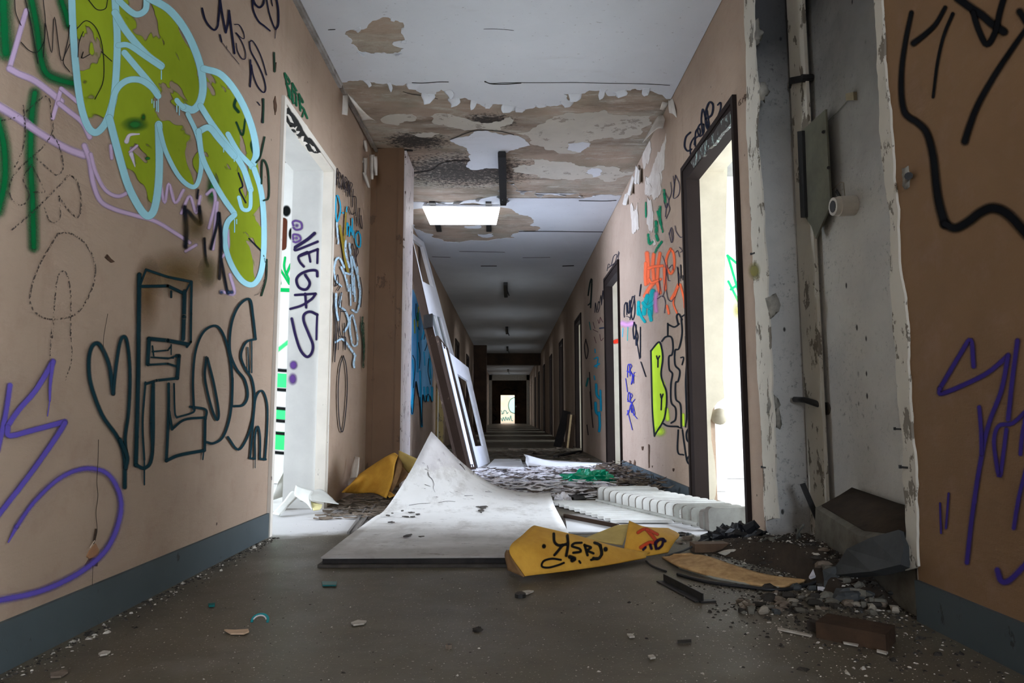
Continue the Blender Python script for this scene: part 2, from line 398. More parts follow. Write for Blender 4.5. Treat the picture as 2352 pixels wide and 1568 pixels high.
M_EDGE = mat_flaky('chipped_plaster_edge', srgb(200, 194, 180), srgb(120, 112, 100), 14, .57, .85, .2)
M_DIRTYW = mat_flaky('dirty_white_sheet', srgb(222, 222, 222), srgb(150, 142, 134), 7, .70, .6, .3)
M_BLACK = mat_plain('black_metal', srgb(24, 24, 25), srgb(38, 36, 34), 20, .5, .4, .2)
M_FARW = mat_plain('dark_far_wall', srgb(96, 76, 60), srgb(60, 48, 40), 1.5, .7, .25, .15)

# ------------------------------------------------------------------ the setting: floor, ceiling, walls, rooms
YB, YE, XO = -5.5, 42.0, 5.0
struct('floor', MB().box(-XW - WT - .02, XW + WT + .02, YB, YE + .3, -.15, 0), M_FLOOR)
struct('floor_room_left', MB().box(-XO - .3, -XW - WT, YB, YE, -.15, -.004), M_ROOMFL)
struct('floor_room_right', MB().box(XW + WT, XO + .3, YB, YE, -.15, -.004), M_ROOMFL)
CEIL = struct('ceiling', MB().box(-XO - .3, XO + .3, YB, YE + .3, H, H + .2), M_BARE)
DW = 1.02; DH = 2.17
LD = [(-.43, .6, DH), (3.33, 4.33, DH), (6.15, 7.78, 2.45)] + [(10.75 + i * PITCHY, 11.75 + i * PITCHY, DH) for i in range(8)]
RD = [(-.43, .6, DH), (3.32, 4.35, DH), (7.03, 8.07, DH)] + [(10.8 + i * PITCHY, 11.8 + i * PITCHY, DH) for i in range(8)]
def long_wall(x0, x1, doors, skip=None):
    m = MB(); y = YB
    for a, b, h in doors:
        segs = [(y, a)]
        for k0, k1 in (skip or []):
            if y <= k0 < a: segs = segs[:-1] + [(segs[-1][0], k0), (k1, a)]
        for p, q in segs:
            if q - p > .01: m.box(x0, x1, p, q, 0, H)
        m.box(x0, x1, a, b, h, H); y = b
    m.box(x0, x1, y, YE, 0, H); return m
NIC = (1.98, 3.15)
WL = struct('wall_left', long_wall(-XW - WT, -XW, LD), M_WALL)
m = long_wall(XW, XW + WT, RD, [NIC, (4.35, 4.9)]); m.box(XW, 1.30, 4.352, 4.9, 0, H)
for i, f in enumerate(m.f):                                  # the stretch before the recess wears a browner paint
    if max(m.v[k][1] for k in f) <= NIC[0] + .01: m.m[i] = 1
WR = struct('wall_right', m, [M_WALL, M_WALLB])
# far end wall with its doorway, a portal frame before it
g0, g1 = onY(1150, 972, YE), onY(1182, 907, YE)
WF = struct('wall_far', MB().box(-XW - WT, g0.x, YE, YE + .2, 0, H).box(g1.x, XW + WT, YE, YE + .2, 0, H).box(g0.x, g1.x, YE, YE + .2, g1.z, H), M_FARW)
struct('wall_behind', MB().box(-XO, -.65, YB - .2, YB, 0, H).box(.65, XO, YB - .2, YB, 0, H).box(-.65, .65, YB - .2, YB, 0, .8).box(-.65, .65, YB - .2, YB, 2.2, H), M_ROOMD)  # opening made for the added fill lamp
# outer walls with one window opening per bay, and the partitions between the rooms
for side, nm in ((-1, 'left'), (1, 'right')):
    m = MB(); x0, x1 = sorted((side * XO, side * (XO + .2)))
    y = YB
    for k in range(-1, 11):
        yc, hw = win(side, k)
        m.box(x0, x1, y, yc - hw, 0, H).box(x0, x1, yc - hw, yc + hw, 0, .9).box(x0, x1, yc - hw, yc + hw, 2.4, H); y = yc + hw
    m.box(x0, x1, y, YE, 0, H)
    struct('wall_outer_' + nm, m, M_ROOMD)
    m = MB(); x0, x1 = sorted((side * (XW + WT), side * XO))
    for k in range(-1, 11):
        yp = (LPART if side < 0 else RPART).get(k + 1, BAY0 + k * PITCHY); m.box(x0, x1, yp - .1, yp, 0, H)
    w = struct('wall_partition_' + nm, m, M_ROOM)
    if side < 0: WPL = w
    else: WPR = w
YPR = BAY0 + PITCHY - .1; YPL = LPART[2] - .1                               # near faces of the partitions seen through the two doors
# white plastered room side of the corridor walls and room ceilings
for side, nm, doors in ((-1, 'left', LD), (1, 'right', RD)):
    x0, x1 = sorted((side * (XW + WT), side * (XW + WT + .012)))
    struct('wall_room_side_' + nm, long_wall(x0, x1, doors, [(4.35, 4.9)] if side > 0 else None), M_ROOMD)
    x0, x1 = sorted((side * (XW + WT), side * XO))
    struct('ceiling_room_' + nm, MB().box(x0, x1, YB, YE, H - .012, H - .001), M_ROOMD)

# outside at the far end: yard ground and a painted wall opposite the doorway
struct('ground_yard', MB().box(-8, 8, YE + .3, 60, -.2, -.05), mat_plain('yard_ground', srgb(150, 140, 125)))
M_PEACH = mat_plain('peach_render', srgb(232, 190, 160), srgb(236, 216, 196), .8)
WY = struct('wall_yard', MB().box(-6, 6, 50, 50.3, -.2, 6), M_PEACH)
mp = lambda u, v, l: onY(u, v, 49.985 - l)
d = Decal(mp, 5.225, 1060, 780)
d.blob(paint(176, 214, 205), 640, 790, 75, 100, .9)
d.line(paint(90, 120, 105), 9, '640,690 585,720 562,790 585,860 640,885', .3)
d.line(paint(80, 130, 120), 9, '478,850 490,880 480,890 505,880 510,850 535,855 545,885 560,870', .3)
d.line(paint(90, 140, 130), 9, '478,940 490,975 500,930 520,970 530,925 548,965 560,930 575,965 590,910 600,965 615,970', .3)
d.done(WY, 'pale blue disc and teal lettering on peach wall')
# portal before the far wall
PORY = 39.0
struct('trim_1', MB().box(-XW, -XW + .16, PORY, PORY + .4, 0, H).box(XW - .16, XW, PORY, PORY + .4, 0, H).box(-XW, XW, PORY, PORY + .4, H - .3, H), mat_plain('pale_portal', srgb(190, 184, 172)))
# soffit beam across the dark end of the corridor and a dark leaf on its left
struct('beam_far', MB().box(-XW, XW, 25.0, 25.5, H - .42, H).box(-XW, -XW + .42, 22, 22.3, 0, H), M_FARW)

# recess in the right wall
NX = 1.37
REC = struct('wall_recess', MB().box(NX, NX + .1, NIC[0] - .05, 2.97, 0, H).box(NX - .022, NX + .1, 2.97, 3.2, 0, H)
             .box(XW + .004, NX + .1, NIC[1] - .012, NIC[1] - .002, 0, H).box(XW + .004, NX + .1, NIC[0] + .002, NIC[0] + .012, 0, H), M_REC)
# conduit chase ridge
struct('trim_2', MB().box(NX - .034, NX - .02, 2.935, 3.10, .05, 2.6), M_EDGE, REC)
# brown-painted pilaster past the left door, white chipped end
PX0, PX1, PY0, PY1 = -XW, -.872, 5.54, 6.0
PIL = struct('pillar', MB().box(PX0, PX1 - .012, PY0, PY1, 0, H), M_PILB)
struct('end_board', MB().box(PX1 - .012, PX1 + .012, PY0 + .01, PY1, 0, H - .02), M_PILW, PIL)
struct('corner_batten', MB().box(PX1 - .05, PX1 - .004, PY0 - .012, PY0 + .005, 0, H - .02), M_PILB, PIL)
struct('wall_batten', MB().box(PX0, PX0 + .05, PY0 - .008, PY0 + .005, 0, H - .05), M_PILB, PIL)

# skirtings
m = MB(); ys = [(YB, -.43), (.6, 3.33)]
for a, b in ys: m.box(-XW, -XW + .012, a, b, 0, .112)
struct('baseboard_left', m, M_BASE)
m = MB()
for a, b in ((YB, -.43), (.6, 1.98), (4.42, 7.0)): m.box(XW - .012, XW, a, b, 0, .112)
struct('baseboard_right', m, M_BASE)

# door surrounds: jambs and head are boards of their own
def casing(name, side, y0, y1, h, w, proud, m, lining=.0, mlin=None, inset=0, wn=None, cut=None):
    wn = w if wn is None else wn
    root = bpy.data.objects.new(name, None); COL.objects.link(root); root['kind'] = 'structure'; root.location = (side * XW, y0, 0); root['_w'] = tuple(root.location)
    xs = lambda a, b: sorted((side * a, side * b))
    xa, xb = xs(XW - proud, XW + .05 + inset)
    obj('jamb', MB().box(xa, xb, y0, y0 + wn, 0, h), m, root); obj('jamb', MB().box(xa, xb, y1 - w, y1, 0, h), m, root)
    obj('head_board', MB().box(xa, xb, y0 + wn, y1 - w, h - w, h), m, root)
    xa, xb = xs(XW - proud - .008, XW)
    for ya, yb in ((y0 - .012, y0 + .02), (y1 - .02, y1 + .012)): obj('architrave', MB().box(xa, xb, ya, yb, 0, h + .012), m, root)
    obj('architrave', MB().box(xa, xb, y0 + .02, y1 - .02, h - .02, h + .012), m, root)
    if mlin:
        xa, xb = xs(XW + .05 + inset, XW + WT + .01)
        obj('reveal', MB().prism([onY(u, v, y1 - .02) for u, v in cut], (0, .02, 0)) if cut else MB().box(xa, xb, y1 - .02, y1, 0, h), mlin, root); obj('reveal', MB().box(xa, xb, y0, y0 + .02, 0, h), mlin, root)
        obj('soffit', MB().box(xa, xb, y0 + .02, y1 - .02, h - .02, h), mlin, root)
    return root
D1 = casing('door_1', 1, 3.32, 4.35, DH, .10, .014, M_DARKW, 0, M_REVEAL, .02, .03, [(1605, 396), (1645, 380), (1671, 370), (1668, 500), (1663, 700), (1660, 860), (1664, 914), (1648, 924), (1637, 940), (1632, 965), (1634, 1010), (1642, 1060), (1646, 1110), (1644, 1136), (1640, 1150), (1615, 1150), (1600, 800)])
obj('plaster_curl', MB().tube([onY(1652, 956, 4.32), onY(1655, 957, 4.36)], [.052, .05], 16), M_REVEAL, D1, True)
struct('trim_5', MB().box(1.55, 1.63, 5.2, 5.28, 0, 2.3), M_ROOM)
D2 = casing('door_2', 1, 7.03, 8.07, DH, .10, .014, M_DARKW, 0, M_REVEAL, .02, .03)
D3 = casing('door_3', -1, 3.33, 4.33, DH, .035, .01, M_CREAM, 0, M_LREV)
for i in range(6):
    casing('door_%d' % (4 + i), 1, 10.8 + i * PITCHY, 11.8 + i * PITCHY, DH, .08, .012, M_DARKW, 0, M_REVEAL, 0, .03)
casing('door_10', -1, 10.75, 11.75, DH, .06, .02, mat_flaky('yellowed_timber', srgb(150, 128, 80), srgb(70, 56, 44), 12, .55), 0, M_LREV)
for i in range(1, 5):
    casing('door_%d' % (10 + i), -1, 10.75 + i * PITCHY, 11.75 + i * PITCHY, DH, .05, .012, M_DARKW, 0, M_REVEAL)

# ceiling paint: thin skins that still cling to the plaster, with ragged edges
def ceil_skin(name, outline, mat, hole=None, z=H, th=.004, amp=.16, crop=(2.4, 680, 0), seed=1):
    r = random.Random(seed)
    q = [onZ(u, v, z) for u, v in (pts(outline, *crop) if isinstance(outline, str) else outline)]
    P = [[(p.x, p.y) for p in q]]
    def ragv(pl): return rag(pl, amp, .035, r)
    loops = [ragv(P[0])]
    for h in (hole or []): loops.append(ragv([(onZ(u, v, z).x, onZ(u, v, z).y) for u, v in pts(h, *crop)]))
    return loops
def skin_mesh(loops, z, th):
    m = MB(); fl = [p for L in loops for p in L]; n = len(fl)
    tr = tessellate_polygon([[Vector((x, y, 0)) for x, y in L] for L in loops])
    vs = [(x, y, z - th) for x, y in fl] + [(x, y, z) for x, y in fl]; fs = [tuple(t) for t in tr]; b = 0
    for L in loops:
        k = len(L); fs += [(b + i, b + (i + 1) % k, n + b + (i + 1) % k, n + b + i) for i in range(k)]; b += k
    return m.add(vs, fs)
E2 = 1.146
near = '265,455 430,450 480,460 610,455 650,462 700,510 760,522 800,490 860,500 870,545 930,535 1010,570 1050,590 1090,570 1140,572 1185,610 1290,595 1330,580 1470,570 1475,515 1560,520 1690,495 1715,522 1760,525 1810,500 1870,485 1930,490 1990,512 2040,542'
nq = [onZ(u, v, H) for u, v in pts(near, 2.4, 680, 0)]
npoly = [(p.x, p.y) for p in nq]; npoly[0] = (-E2, npoly[0][1]); npoly.append((E2, nq[-1].y))
rr = random.Random(3)
edge = []
for i in range(len(npoly) - 1): edge += rag([npoly[i], npoly[i + 1]], .22, .03, rr)[:-1][: max(1, len(rag([npoly[i], npoly[i + 1]], .0, .03)) // 2)]
edge.append(npoly[-1])
outer = edge + [(E2, YB), (-E2, YB)]
hole1 = '275,170 300,160 390,150 400,130 460,100 510,92 560,110 590,120 595,150 580,165 590,190 590,225 530,240 560,255 595,262 570,285 520,295 450,290 400,290 340,270 300,240 290,205'
h1 = rag([(onZ(u, v, H).x, onZ(u, v, H).y) for u, v in pts(hole1, 2.4, 680, 0)], .25, .03, rr)
obj('paint_skin', skin_mesh([outer, h1], H, .005), M_WHITE, CEIL, label='white ceiling paint with ragged torn far edge')
far = '640,1115 900,1110 960,1100 1060,1085 1125,1080 1125,1106 1165,1106 1165,995 1200,1000 1210,1050 1320,1050 1340,1070 1560,1065 1570,1090 1640,1080 1765,1076'
fq = [(onZ(u, v, H).x, onZ(u, v, H).y) for u, v in pts(far, 2.4, 680, 0)]
fq[0] = (-E2, fq[0][1]); fq.append((E2, fq[-1][1]))
fe = []
for i in range(len(fq) - 1):
    s = rag([fq[i], fq[i + 1]], .22, .04, rr); fe += s[:max(1, len(s) // 2)]
fe.append(fq[-1])
hole2 = '650,1150 900,1125 1130,1140 1230,1180 1300,1200 1290,1240 1330,1245 1310,1275 1230,1270 1205,1310 1060,1325 900,1335 760,1310 755,1290 700,1275 655,1240'
h2 = rag([(max(-E2 + .02, onZ(u, v, H).x), onZ(u, v, H).y) for u, v in pts(hole2, 2.4, 680, 0)], .2, .05, rr)
obj('paint_skin', skin_mesh([fe + [(E2, YE), (-E2, YE)], h2], H, .005), M_WHITE, CEIL, label='white ceiling paint beyond the bare patch')
M_LIME = mat_flaky('grey_limewash', srgb(196, 190, 178), srgb(160, 150, 138), 9, .60, .85, .2)
for sd, s, mt, amp in ((11, '850,765 950,750 980,725 1100,730 1200,745 1290,800 1200,825 1160,840 1122,845 1120,930 1050,925 960,932 945,905 965,850 930,810', M_WHITE, .2),
               (12, '1500,790 1560,785 1625,790 1600,815 1570,838 1500,815', M_WHITE, .25),
               (13, '1600,950 1630,925 1660,925 1680,960 1640,975', M_WHITE, .25),
               (14, '1420,640 1560,625 1700,605 1780,632 1900,640 1980,620 1960,680 1900,740 1740,755 1640,770 1560,842 1440,840 1330,800 1290,760 1210,730 1330,690', M_LIME, .25),
               (15, '1190,930 1300,872 1400,890 1600,920 1800,950 1870,940 1700,1000 1500,990 1340,980 1230,950', M_LIME, .3),
               (16, '470,650 520,630 640,630 665,650 640,668 560,690 480,675', M_LIME, .25),
               (17, '640,740 700,730 790,735 760,745 660,748', M_LIME, .3),
               (18, '740,640 800,625 880,640 1000,670 1180,640 1190,680 1120,720 960,715 850,700 760,680', M_LIME, .3),
               (19, '930,1245 1010,1240 1015,1255 940,1255', M_WHITE, .25), (20, '1000,1290 1085,1285 1090,1300 1030,1308', M_WHITE, .25)):
    L = ceil_skin('paint_skin', s, mt, amp=amp, seed=sd)
    obj('paint_skin', skin_mesh(L, H, .0028 + .0003 * (sd % 10) - (.002 if mt is M_LIME else 0)), mt, CEIL)
rc = random.Random(31)
def curl_at(p, ang, w, drop, reach):
    n_ = Vector((math.cos(ang), math.sin(ang), 0)); t_ = Vector((-n_.y, n_.x, 0)); b = Vector((p[0], p[1], H - .005)) - n_ * .02
    rows = []
    for k, (f_, dz) in enumerate(((0, 0), (.45, .12), (.85, .5), (1.0, 1.0))):
        ww = w * (1 - .55 * (k / 3) ** 2); rows.append([b + n_ * reach * f_ + t_ * (j * ww + rc.uniform(-.1, .1) * w) - Vector((0, 0, drop * dz * (1 + .25 * j))) for j in (-.5, 0, .5)])
    obj('paint_flap', MB().sheet(surf(rows, 3, 3), .0025), M_CHIP if False else M_WHITE, CEIL, True)
for lst, a0 in ((edge, math.pi / 2), (h1, None), (fe, -math.pi / 2)):
    n_ = len(lst); cx_ = sum(p[0] for p in lst) / n_; cy_ = sum(p[1] for p in lst) / n_
    for i in range(4, n_ - 4, 9 if a0 else 13):
        p = lst[i]
        if abs(p[0]) > 1.05: continue
        ang = (a0 if a0 else math.atan2(cy_ - p[1], cx_ - p[0])) + rc.uniform(-.5, .5)
        k_ = 1 if a0 else .55; curl_at(p, ang, k_ * rc.uniform(.03, .11), k_ * rc.uniform(.008, .045), k_ * rc.uniform(.025, .07))
# cracks along the slab joints
mpc = lambda u, v, l: onZ(u, v, H - .0062 - l)
d = Decal(mpc, 2.4, 680, 0); K = paint(40, 36, 34, 'marker')
for s, w in (('1040,452 1080,460 1150,456 1280,456 1400,456 1540,455 1700,459 1900,462 2060,470', 3), ('640,456 700,458 790,452 840,452', 4), ('178,165 215,163', 4), ('1035,160 1100,160 1200,168', 2),
             ('1040,448 1075,462 1150,464 1240,458', 5), ('1560,1106 1700,1108 1765,1104', 4), ('1230,1275 1420,1275 1560,1277 1690,1278', 4), ('850,770 980,722 1110,722 1200,742', 4), ('590,505 640,520 720,530 780,545', 3),
             ('640,955 740,940 800,900 870,888 960,885', 4), ('440,820 560,828 640,830', 9), ('1020,1466 1105,1466', 4), ('1470,1466 1530,1464', 5), ('750,1415 850,1418', 2), ('900,1385 1150,1390', 2), ('1250,1420 1400,1418', 2)):
    d.line(K, w, s, .3)
d.done(CEIL, 'dark cracks along the slab joints', 'ceiling_crack')
# flaps of paint that hang from the ceiling and from the tops of the walls
def flap(parent, ctrl, mat, label=None, th=.003, name='paint_flap'):
    return obj(name, MB().sheet(surf(ctrl, 4, 4), th), mat, parent, True, label)
def at(u, v, y): return onY(u, v, y)
def C(u, v, sc, ox, oy): return (u / sc + ox, v / sc + oy)
M_CHIP = mat_plain('peeled_paint_skin', srgb(214, 208, 198), srgb(186, 176, 164), 8, .8, .2, .2)
M_CHIPT = mat_plain('peeled_tan_skin', srgb(176, 146, 124), srgb(206, 198, 186), 9, .8, .2, .2)
def A5(x, y, d): return at(x / 6.033 + 1440, y / 6.033 + 180, d)
flap(CEIL, [[A5(560, 440, 4.95), A5(470, 455, 4.95), A5(420, 520, 4.98)], [A5(530, 560, 4.85), A5(430, 600, 4.85), A5(330, 690, 4.95)], [A5(500, 690, 4.75), A5(400, 705, 4.75), A5(215, 890, 5.0)]], M_CHIP, 'big hanging flap of white ceiling paint')
flap(CEIL, [[A5(520, 280, 4.7), A5(560, 290, 4.72)], [A5(480, 350, 4.68), A5(555, 370, 4.7)], [A5(455, 430, 4.7), A5(500, 440, 4.72)]], M_CHIP)
flap(WR, [[A5(570, 285, 4.66), A5(600, 275, 4.68), A5(640, 280, 4.6)], [A5(580, 400, 4.68), A5(615, 400, 4.6), A5(670, 420, 4.5)], [A5(590, 480, 4.66), A5(640, 490, 4.6), A5(690, 540, 4.5)]], M_CHIP)
def A3(x, y, d): return at(x / 2.75 + 600, y / 2.75 + 130, d)
flap(CEIL, [[A3(545, 235, 4.35), A3(560, 250, 4.4), A3(580, 262, 4.5)], [A3(600, 330, 4.5), A3(630, 330, 4.5), A3(650, 360, 4.6)], [A3(640, 400, 4.7), A3(690, 395, 4.7), A3(720, 405, 4.8)]], M_CHIP)
flap(WL, [[A3(515, 245, 4.42), A3(548, 245, 4.5)], [A3(512, 310, 4.42), A3(548, 310, 4.45)], [A3(508, 365, 4.4), A3(545, 372, 4.42)]], M_CHIP)
for x0, y0, x1, y1, w in ((612, 575, 642, 670, 26), (655, 640, 655, 750, 26), (645, 730, 680, 828, 26), (700, 620, 700, 775, 30), (715, 630, 725, 750, 30), (590, 500, 605, 545, 22), (650, 530, 665, 600, 22)):
    q = [[A3(x0 + (x1 - x0) * t - w / 2 * (1 - .6 * t * t), y0 + (y1 - y0) * t, 5.3 - .05), A3(x0 + (x1 - x0) * t, y0 + (y1 - y0) * t, 5.3 - .10), A3(x0 + (x1 - x0) * t + w / 2 * (1 - .6 * t * t), y0 + (y1 - y0) * t, 5.3 - .04)] for t in (0, .5, 1)]
    flap(WL, q, M_CHIP)
def A7(x, y, d): return at(x / 2.704 + 1320, y / 2.704 + 180, d)
for x0, y0, x1, y1, w, dd in ((395, 540, 385, 650, 30, 5.9), (375, 600, 345, 720, 34, 6.2), (360, 650, 320, 780, 34, 6.5), (330, 700, 310, 780, 24, 6.6), (405, 560, 400, 650, 22, 5.8)):
    q = [[A7(x0 + (x1 - x0) * t - w / 2, y0 + (y1 - y0) * t, dd), A7(x0 + (x1 - x0) * t, y0 + (y1 - y0) * t + 8, dd - .1), A7(x0 + (x1 - x0) * t + w / 2, y0 + (y1 - y0) * t - 8, dd - .02)] for t in (0, .5, 1)]
    flap(WR, q, M_CHIP)
# bare plaster shown where the tan paint came off the right wall; each patch a thin ragged plate
def wall_patch(parent, side, s, crop, mat, th=.003, amp=.2, sd=0, name='bare_patch', label=None):
    th = th + .00012 * (sd % 23)
    X = side * (XW - .0004); q = [onX(u, v, X) for u, v in pts(s, *crop)]
    P = rag([(p.y, p.z) for p in q], amp, .03, random.Random(sd))
    return obj(name, MB().prism([(X, a, b) for a, b in P], (-side * th, 0, 0)), mat, parent, label=label)
c5 = (6.033, 1440, 180)
M_PALE = mat_plain('pale_stripped_plaster', srgb(205, 196, 184), srgb(180, 166, 152), 10, .85, .2, .25)
for i, s in enumerate(('545,760 550,860 525,1010 520,1250 480,1300 500,1380 470,1568 420,1568 400,1568 250,1568 270,1350 330,1330 390,1160 430,1020 500,900', '240,930 345,980 300,1180 240,1260 215,1150')):
    wall_patch(WR, 1, s, c5, M_PALE, sd=i)
c3 = (4.9, 1440, 400)
for i, s in enumerate(('210,20 380,10 395,160 340,260 250,240 215,200', '235,250 300,420 300,600 260,640 230,560 240,420', '45,340 125,320 135,470 145,610 100,660 60,620 50,480', '250,640 300,740 330,780 280,770')):
    wall_patch(WR, 1, s, c3, M_PALE, sd=20 + i)
M_HOLE = mat_plain('dark_chip', srgb(66, 50, 40), srgb(96, 72, 56), 20, .9, .1, .3)
for i, (s, c) in enumerate((('1135,158 1145,165 1143,178 1128,172', (3.675, 1140, 1020)), ('1168,130 1178,150 1176,195 1166,215 1160,170', (3.675, 1140, 1020)), ('1125,135 1140,140 1135,175 1126,170', (3.675, 1140, 1020)), ('1285,0 1296,10 1296,190 1288,200', (3.675, 1140, 1020)), ('1228,20 1245,18 1240,50 1232,48', (3.675, 1140, 1020)), ('1490,205 1505,205 1500,230 1492,225', (3.675, 1140, 1020)), ('1310,180 1322,178 1318,200', (3.675, 1140, 1020)))):
    wall_patch(WR, 1, s, c, M_HOLE, .0015, .1, 40 + i)
for i, (s, c) in enumerate((('495,1220 505,1205 540,1240 525,1245', (2.0636, 0, 0)), ('640,40 650,60 630,130 628,120', (2.94, 0, 1200)), ('570,290 600,240 655,250 650,295 575,305', (2.94, 0, 1200)), ('1295,480 1303,455 1310,500 1302,545', (2.0636, 0, 0)), ('1298,300 1308,295 1304,340', (2.0636, 0, 0)))):
    wall_patch(WL, -1, s, c, M_HOLE, .0015, .12, 60 + i)
wall_patch(WL, -1, '580,230 600,190 640,140 660,180 660,220 630,245', (2.94, 0, 1200), mat_plain('brown_filler', srgb(160, 116, 82)), .003, .12, 70)
# torn heads of the two near doors
wall_patch(WL, -1, '651,250 660,243 700,300 735,350 726,352 700,332 672,302 655,276', (1, 0, 0), mat_plain('cavity_shade', srgb(24, 24, 22)), .013, .1, 1, 'torn_gap_shade')  # near-black plate put in for the shade inside the torn head
for i, s in enumerate(('652,262 661,268 668,283 660,280', '664,292 676,290 672,300 682,302 676,308', '684,318 692,312 690,326 700,330 693,334', '705,330 714,336 722,349 716,348', '655,240 690,282 712,318 708,318 684,286')):
    wall_patch(WL, -1, s, (1, 0, 0), M_CREAM, .0165, .1, i, 'torn_paint')
wall_patch(WR, 1, '1592,372 1640,312 1689,250 1689,282 1645,334 1600,386', (1, 0, 0), mat_flaky('mint_chipped_timber', srgb(44, 40, 37), srgb(160, 184, 174), 26, .55, .4, .5), .0165, .05, 3, 'worn_edge')
# chipped plaster edges either side of the recess
wall_patch(WR, 1, '1712,0 1735,0 1736,100 1748,210 1740,300 1752,420 1760,560 1768,700 1776,900 1784,1050 1792,1190 1760,1195 1752,1000 1742,840 1734,650 1724,420 1718,210', (1, 0, 0), M_EDGE, .006, .06, 80, 'plaster_edge', 'chipped pale plaster edge beside the dark recess')
wall_patch(WR, 1, '2012,0 2030,0 2040,180 2055,330 2068,480 2075,640 2090,830 2100,1000 2108,1150 2114,1300 2085,1310 2078,1100 2066,900 2050,600 2036,400 2022,200', (1, 0, 0), M_EDGE, .006, .06, 81, 'plaster_edge', 'pale plaster edge where the tan wall ends')

# cove trunking along the left of the ceiling
m = MB(); m.box(-XW, -XW + .022, .3, 4.42, H - .03, H - .005).box(-XW, -XW + .03, .3, 4.42, H - .008, H - .004)
struct('trim_3', m, mat_plain('grey_cover_strip', srgb(176, 172, 168), srgb(120, 114, 108), 6, .7))
struct('trim_4', MB().bar((-XW + .01, 4.45, H - .01), (-XW + .045, 5.52, H - .035), .022, .02), mat_plain('loose_grey_strip', srgb(150, 142, 134), srgb(90, 84, 78), 6, .7))

# ------------------------------------------------------------------ graffiti
_lift = [0]
def LW():
    _lift[0] += 1; k = .0012 + .0004 * _lift[0]; return lambda u, v, l: onX(u, v, -XW + k + l)
def RW():
    _lift[0] += 1; k = .0012 + .0004 * (_lift[0] % 12); return lambda u, v, l: onX(u, v, XW - k - l)
GRN = paint(0, 92, 48); LIL = paint(196, 172, 204); SKY = paint(160, 214, 226); LIME = paint(142, 158, 30); OLV = paint(126, 122, 28); INK = paint(22, 26, 40, 'marker', .3)
CHAR = paint(66, 58, 54, 'crayon'); TEAL = paint(12, 44, 52, 'spray', .5); PUR = paint(90, 76, 164); NVY = paint(18, 20, 46, 'marker', .3)
cA = (2.0636, 0, 0)
d = Decal(LW(), *cA)
for w, s in ((66, '15,0 20,120 28,250'), (46, '150,0 175,130 190,250 215,340 270,375 345,395'), (40, '290,0 310,60 325,120'), (44, '165,440 150,560 145,760 155,950 160,1170'), (50, '-10,570 20,700 22,860 -10,1000'), (22, '510,40 520,180 512,330')):
    d.line(GRN, w, s, .75)
d.done(WL, 'dark green sprayed bars')
d = Decal(LW(), *cA)
d.line(LIL, 24, '125,50 95,150 45,325', .4).line(LIL, 30, '45,325 90,350 160,380 230,430 290,480', .4).line(LIL, 20, '250,560 270,490 290,420', .4).line(LIL, 20, '290,420 340,460 375,490', .4).line(LIL, 24, '280,490 330,530 390,580 425,650', .4)
d.line(LIL, 36, '-10,500 80,555 130,590', .5).line(LIL, 30, '130,590 220,650 320,705 400,735', .5, w2=34).line(LIL, 26, '400,690 425,760 440,860 475,950 540,990 640,1020 740,1050 840,1110 900,1150', .5, w2=16).line(LIL, 18, '430,730 455,820 500,900 560,930 620,905', .5)
d.line(LIL, 14, '590,670 610,640 660,640', .4).line(LIL, 16, '525,690 530,750', .5).line(LIL, 10, '620,700 640,780', .4).line(LIL, 12, '615,720 650,690', .4)
for s in ('760,860 780,960 800,870 830,960 870,900', '860,1010 900,930 930,1010 950,930', '980,920 1010,900 1020,960 990,1080', '1030,960 1010,1180', '880,1190 930,1160', '1080,1090 1080,1180 1050,1220', '1050,1380 1110,1390 1090,1300'):
    d.line(LIL, 14, s, .6)
d.done(WL, 'lilac sprayed lines behind the green letters')
d = Decal(LW(), *cA)
YG = paint(134, 150, 30, 'fill'); YO = paint(120, 122, 26, 'fill')
d.fill(YG, '350,-10 352,120 366,300 390,470 415,560 450,592 490,560 520,510 540,400 545,200 530,-10')
d.fill(YG, '545,-10 720,-10 800,50 880,150 940,280 962,400 948,490 905,515 935,610 955,740 945,850 910,885 850,840 795,730 757,610 752,780 745,920 720,1005 680,995 610,880 560,720 525,560 560,400')
d.fill(YG, '965,320 1050,350 1130,450 1190,590 1215,720 1240,920 1252,1100 1240,1280 1200,1345 1150,1330 1095,1250 1068,1150 1080,1060 1110,1015 1060,940 1005,850 955,720 945,620 1000,580 955,500')
d.blob(paint(30, 100, 40), 640, 590, 70, 40).blob(paint(30, 100, 40), 1010, 900, 40, 90).blob(paint(30, 100, 40), 680, 555, 16, 22).blob(paint(30, 100, 40), 700, 750, 14, 9, .6)
d.line(paint(20, 60, 36), 14, '1125,455 1110,500 1130,530', .4).line(paint(20, 60, 36), 10, '1120,580 1150,640 1165,560 1190,620', .4).line(paint(20, 60, 36), 10, '1205,650 1190,690 1215,760', .4)
d.line(INK, 8, '1130,820 1150,880 1135,900 1165,960', .3).line(INK, 7, '1180,1130 1240,1190', .3)
d.line(paint(215, 205, 220), 22, '600,670 615,640 660,635', .3, w2=6).line(paint(215, 205, 220), 20, '622,730 640,790', .3, w2=4)
d.done(WL, 'yellow green brushed fill of the big letters')
d = Decal(LW(), *cA)
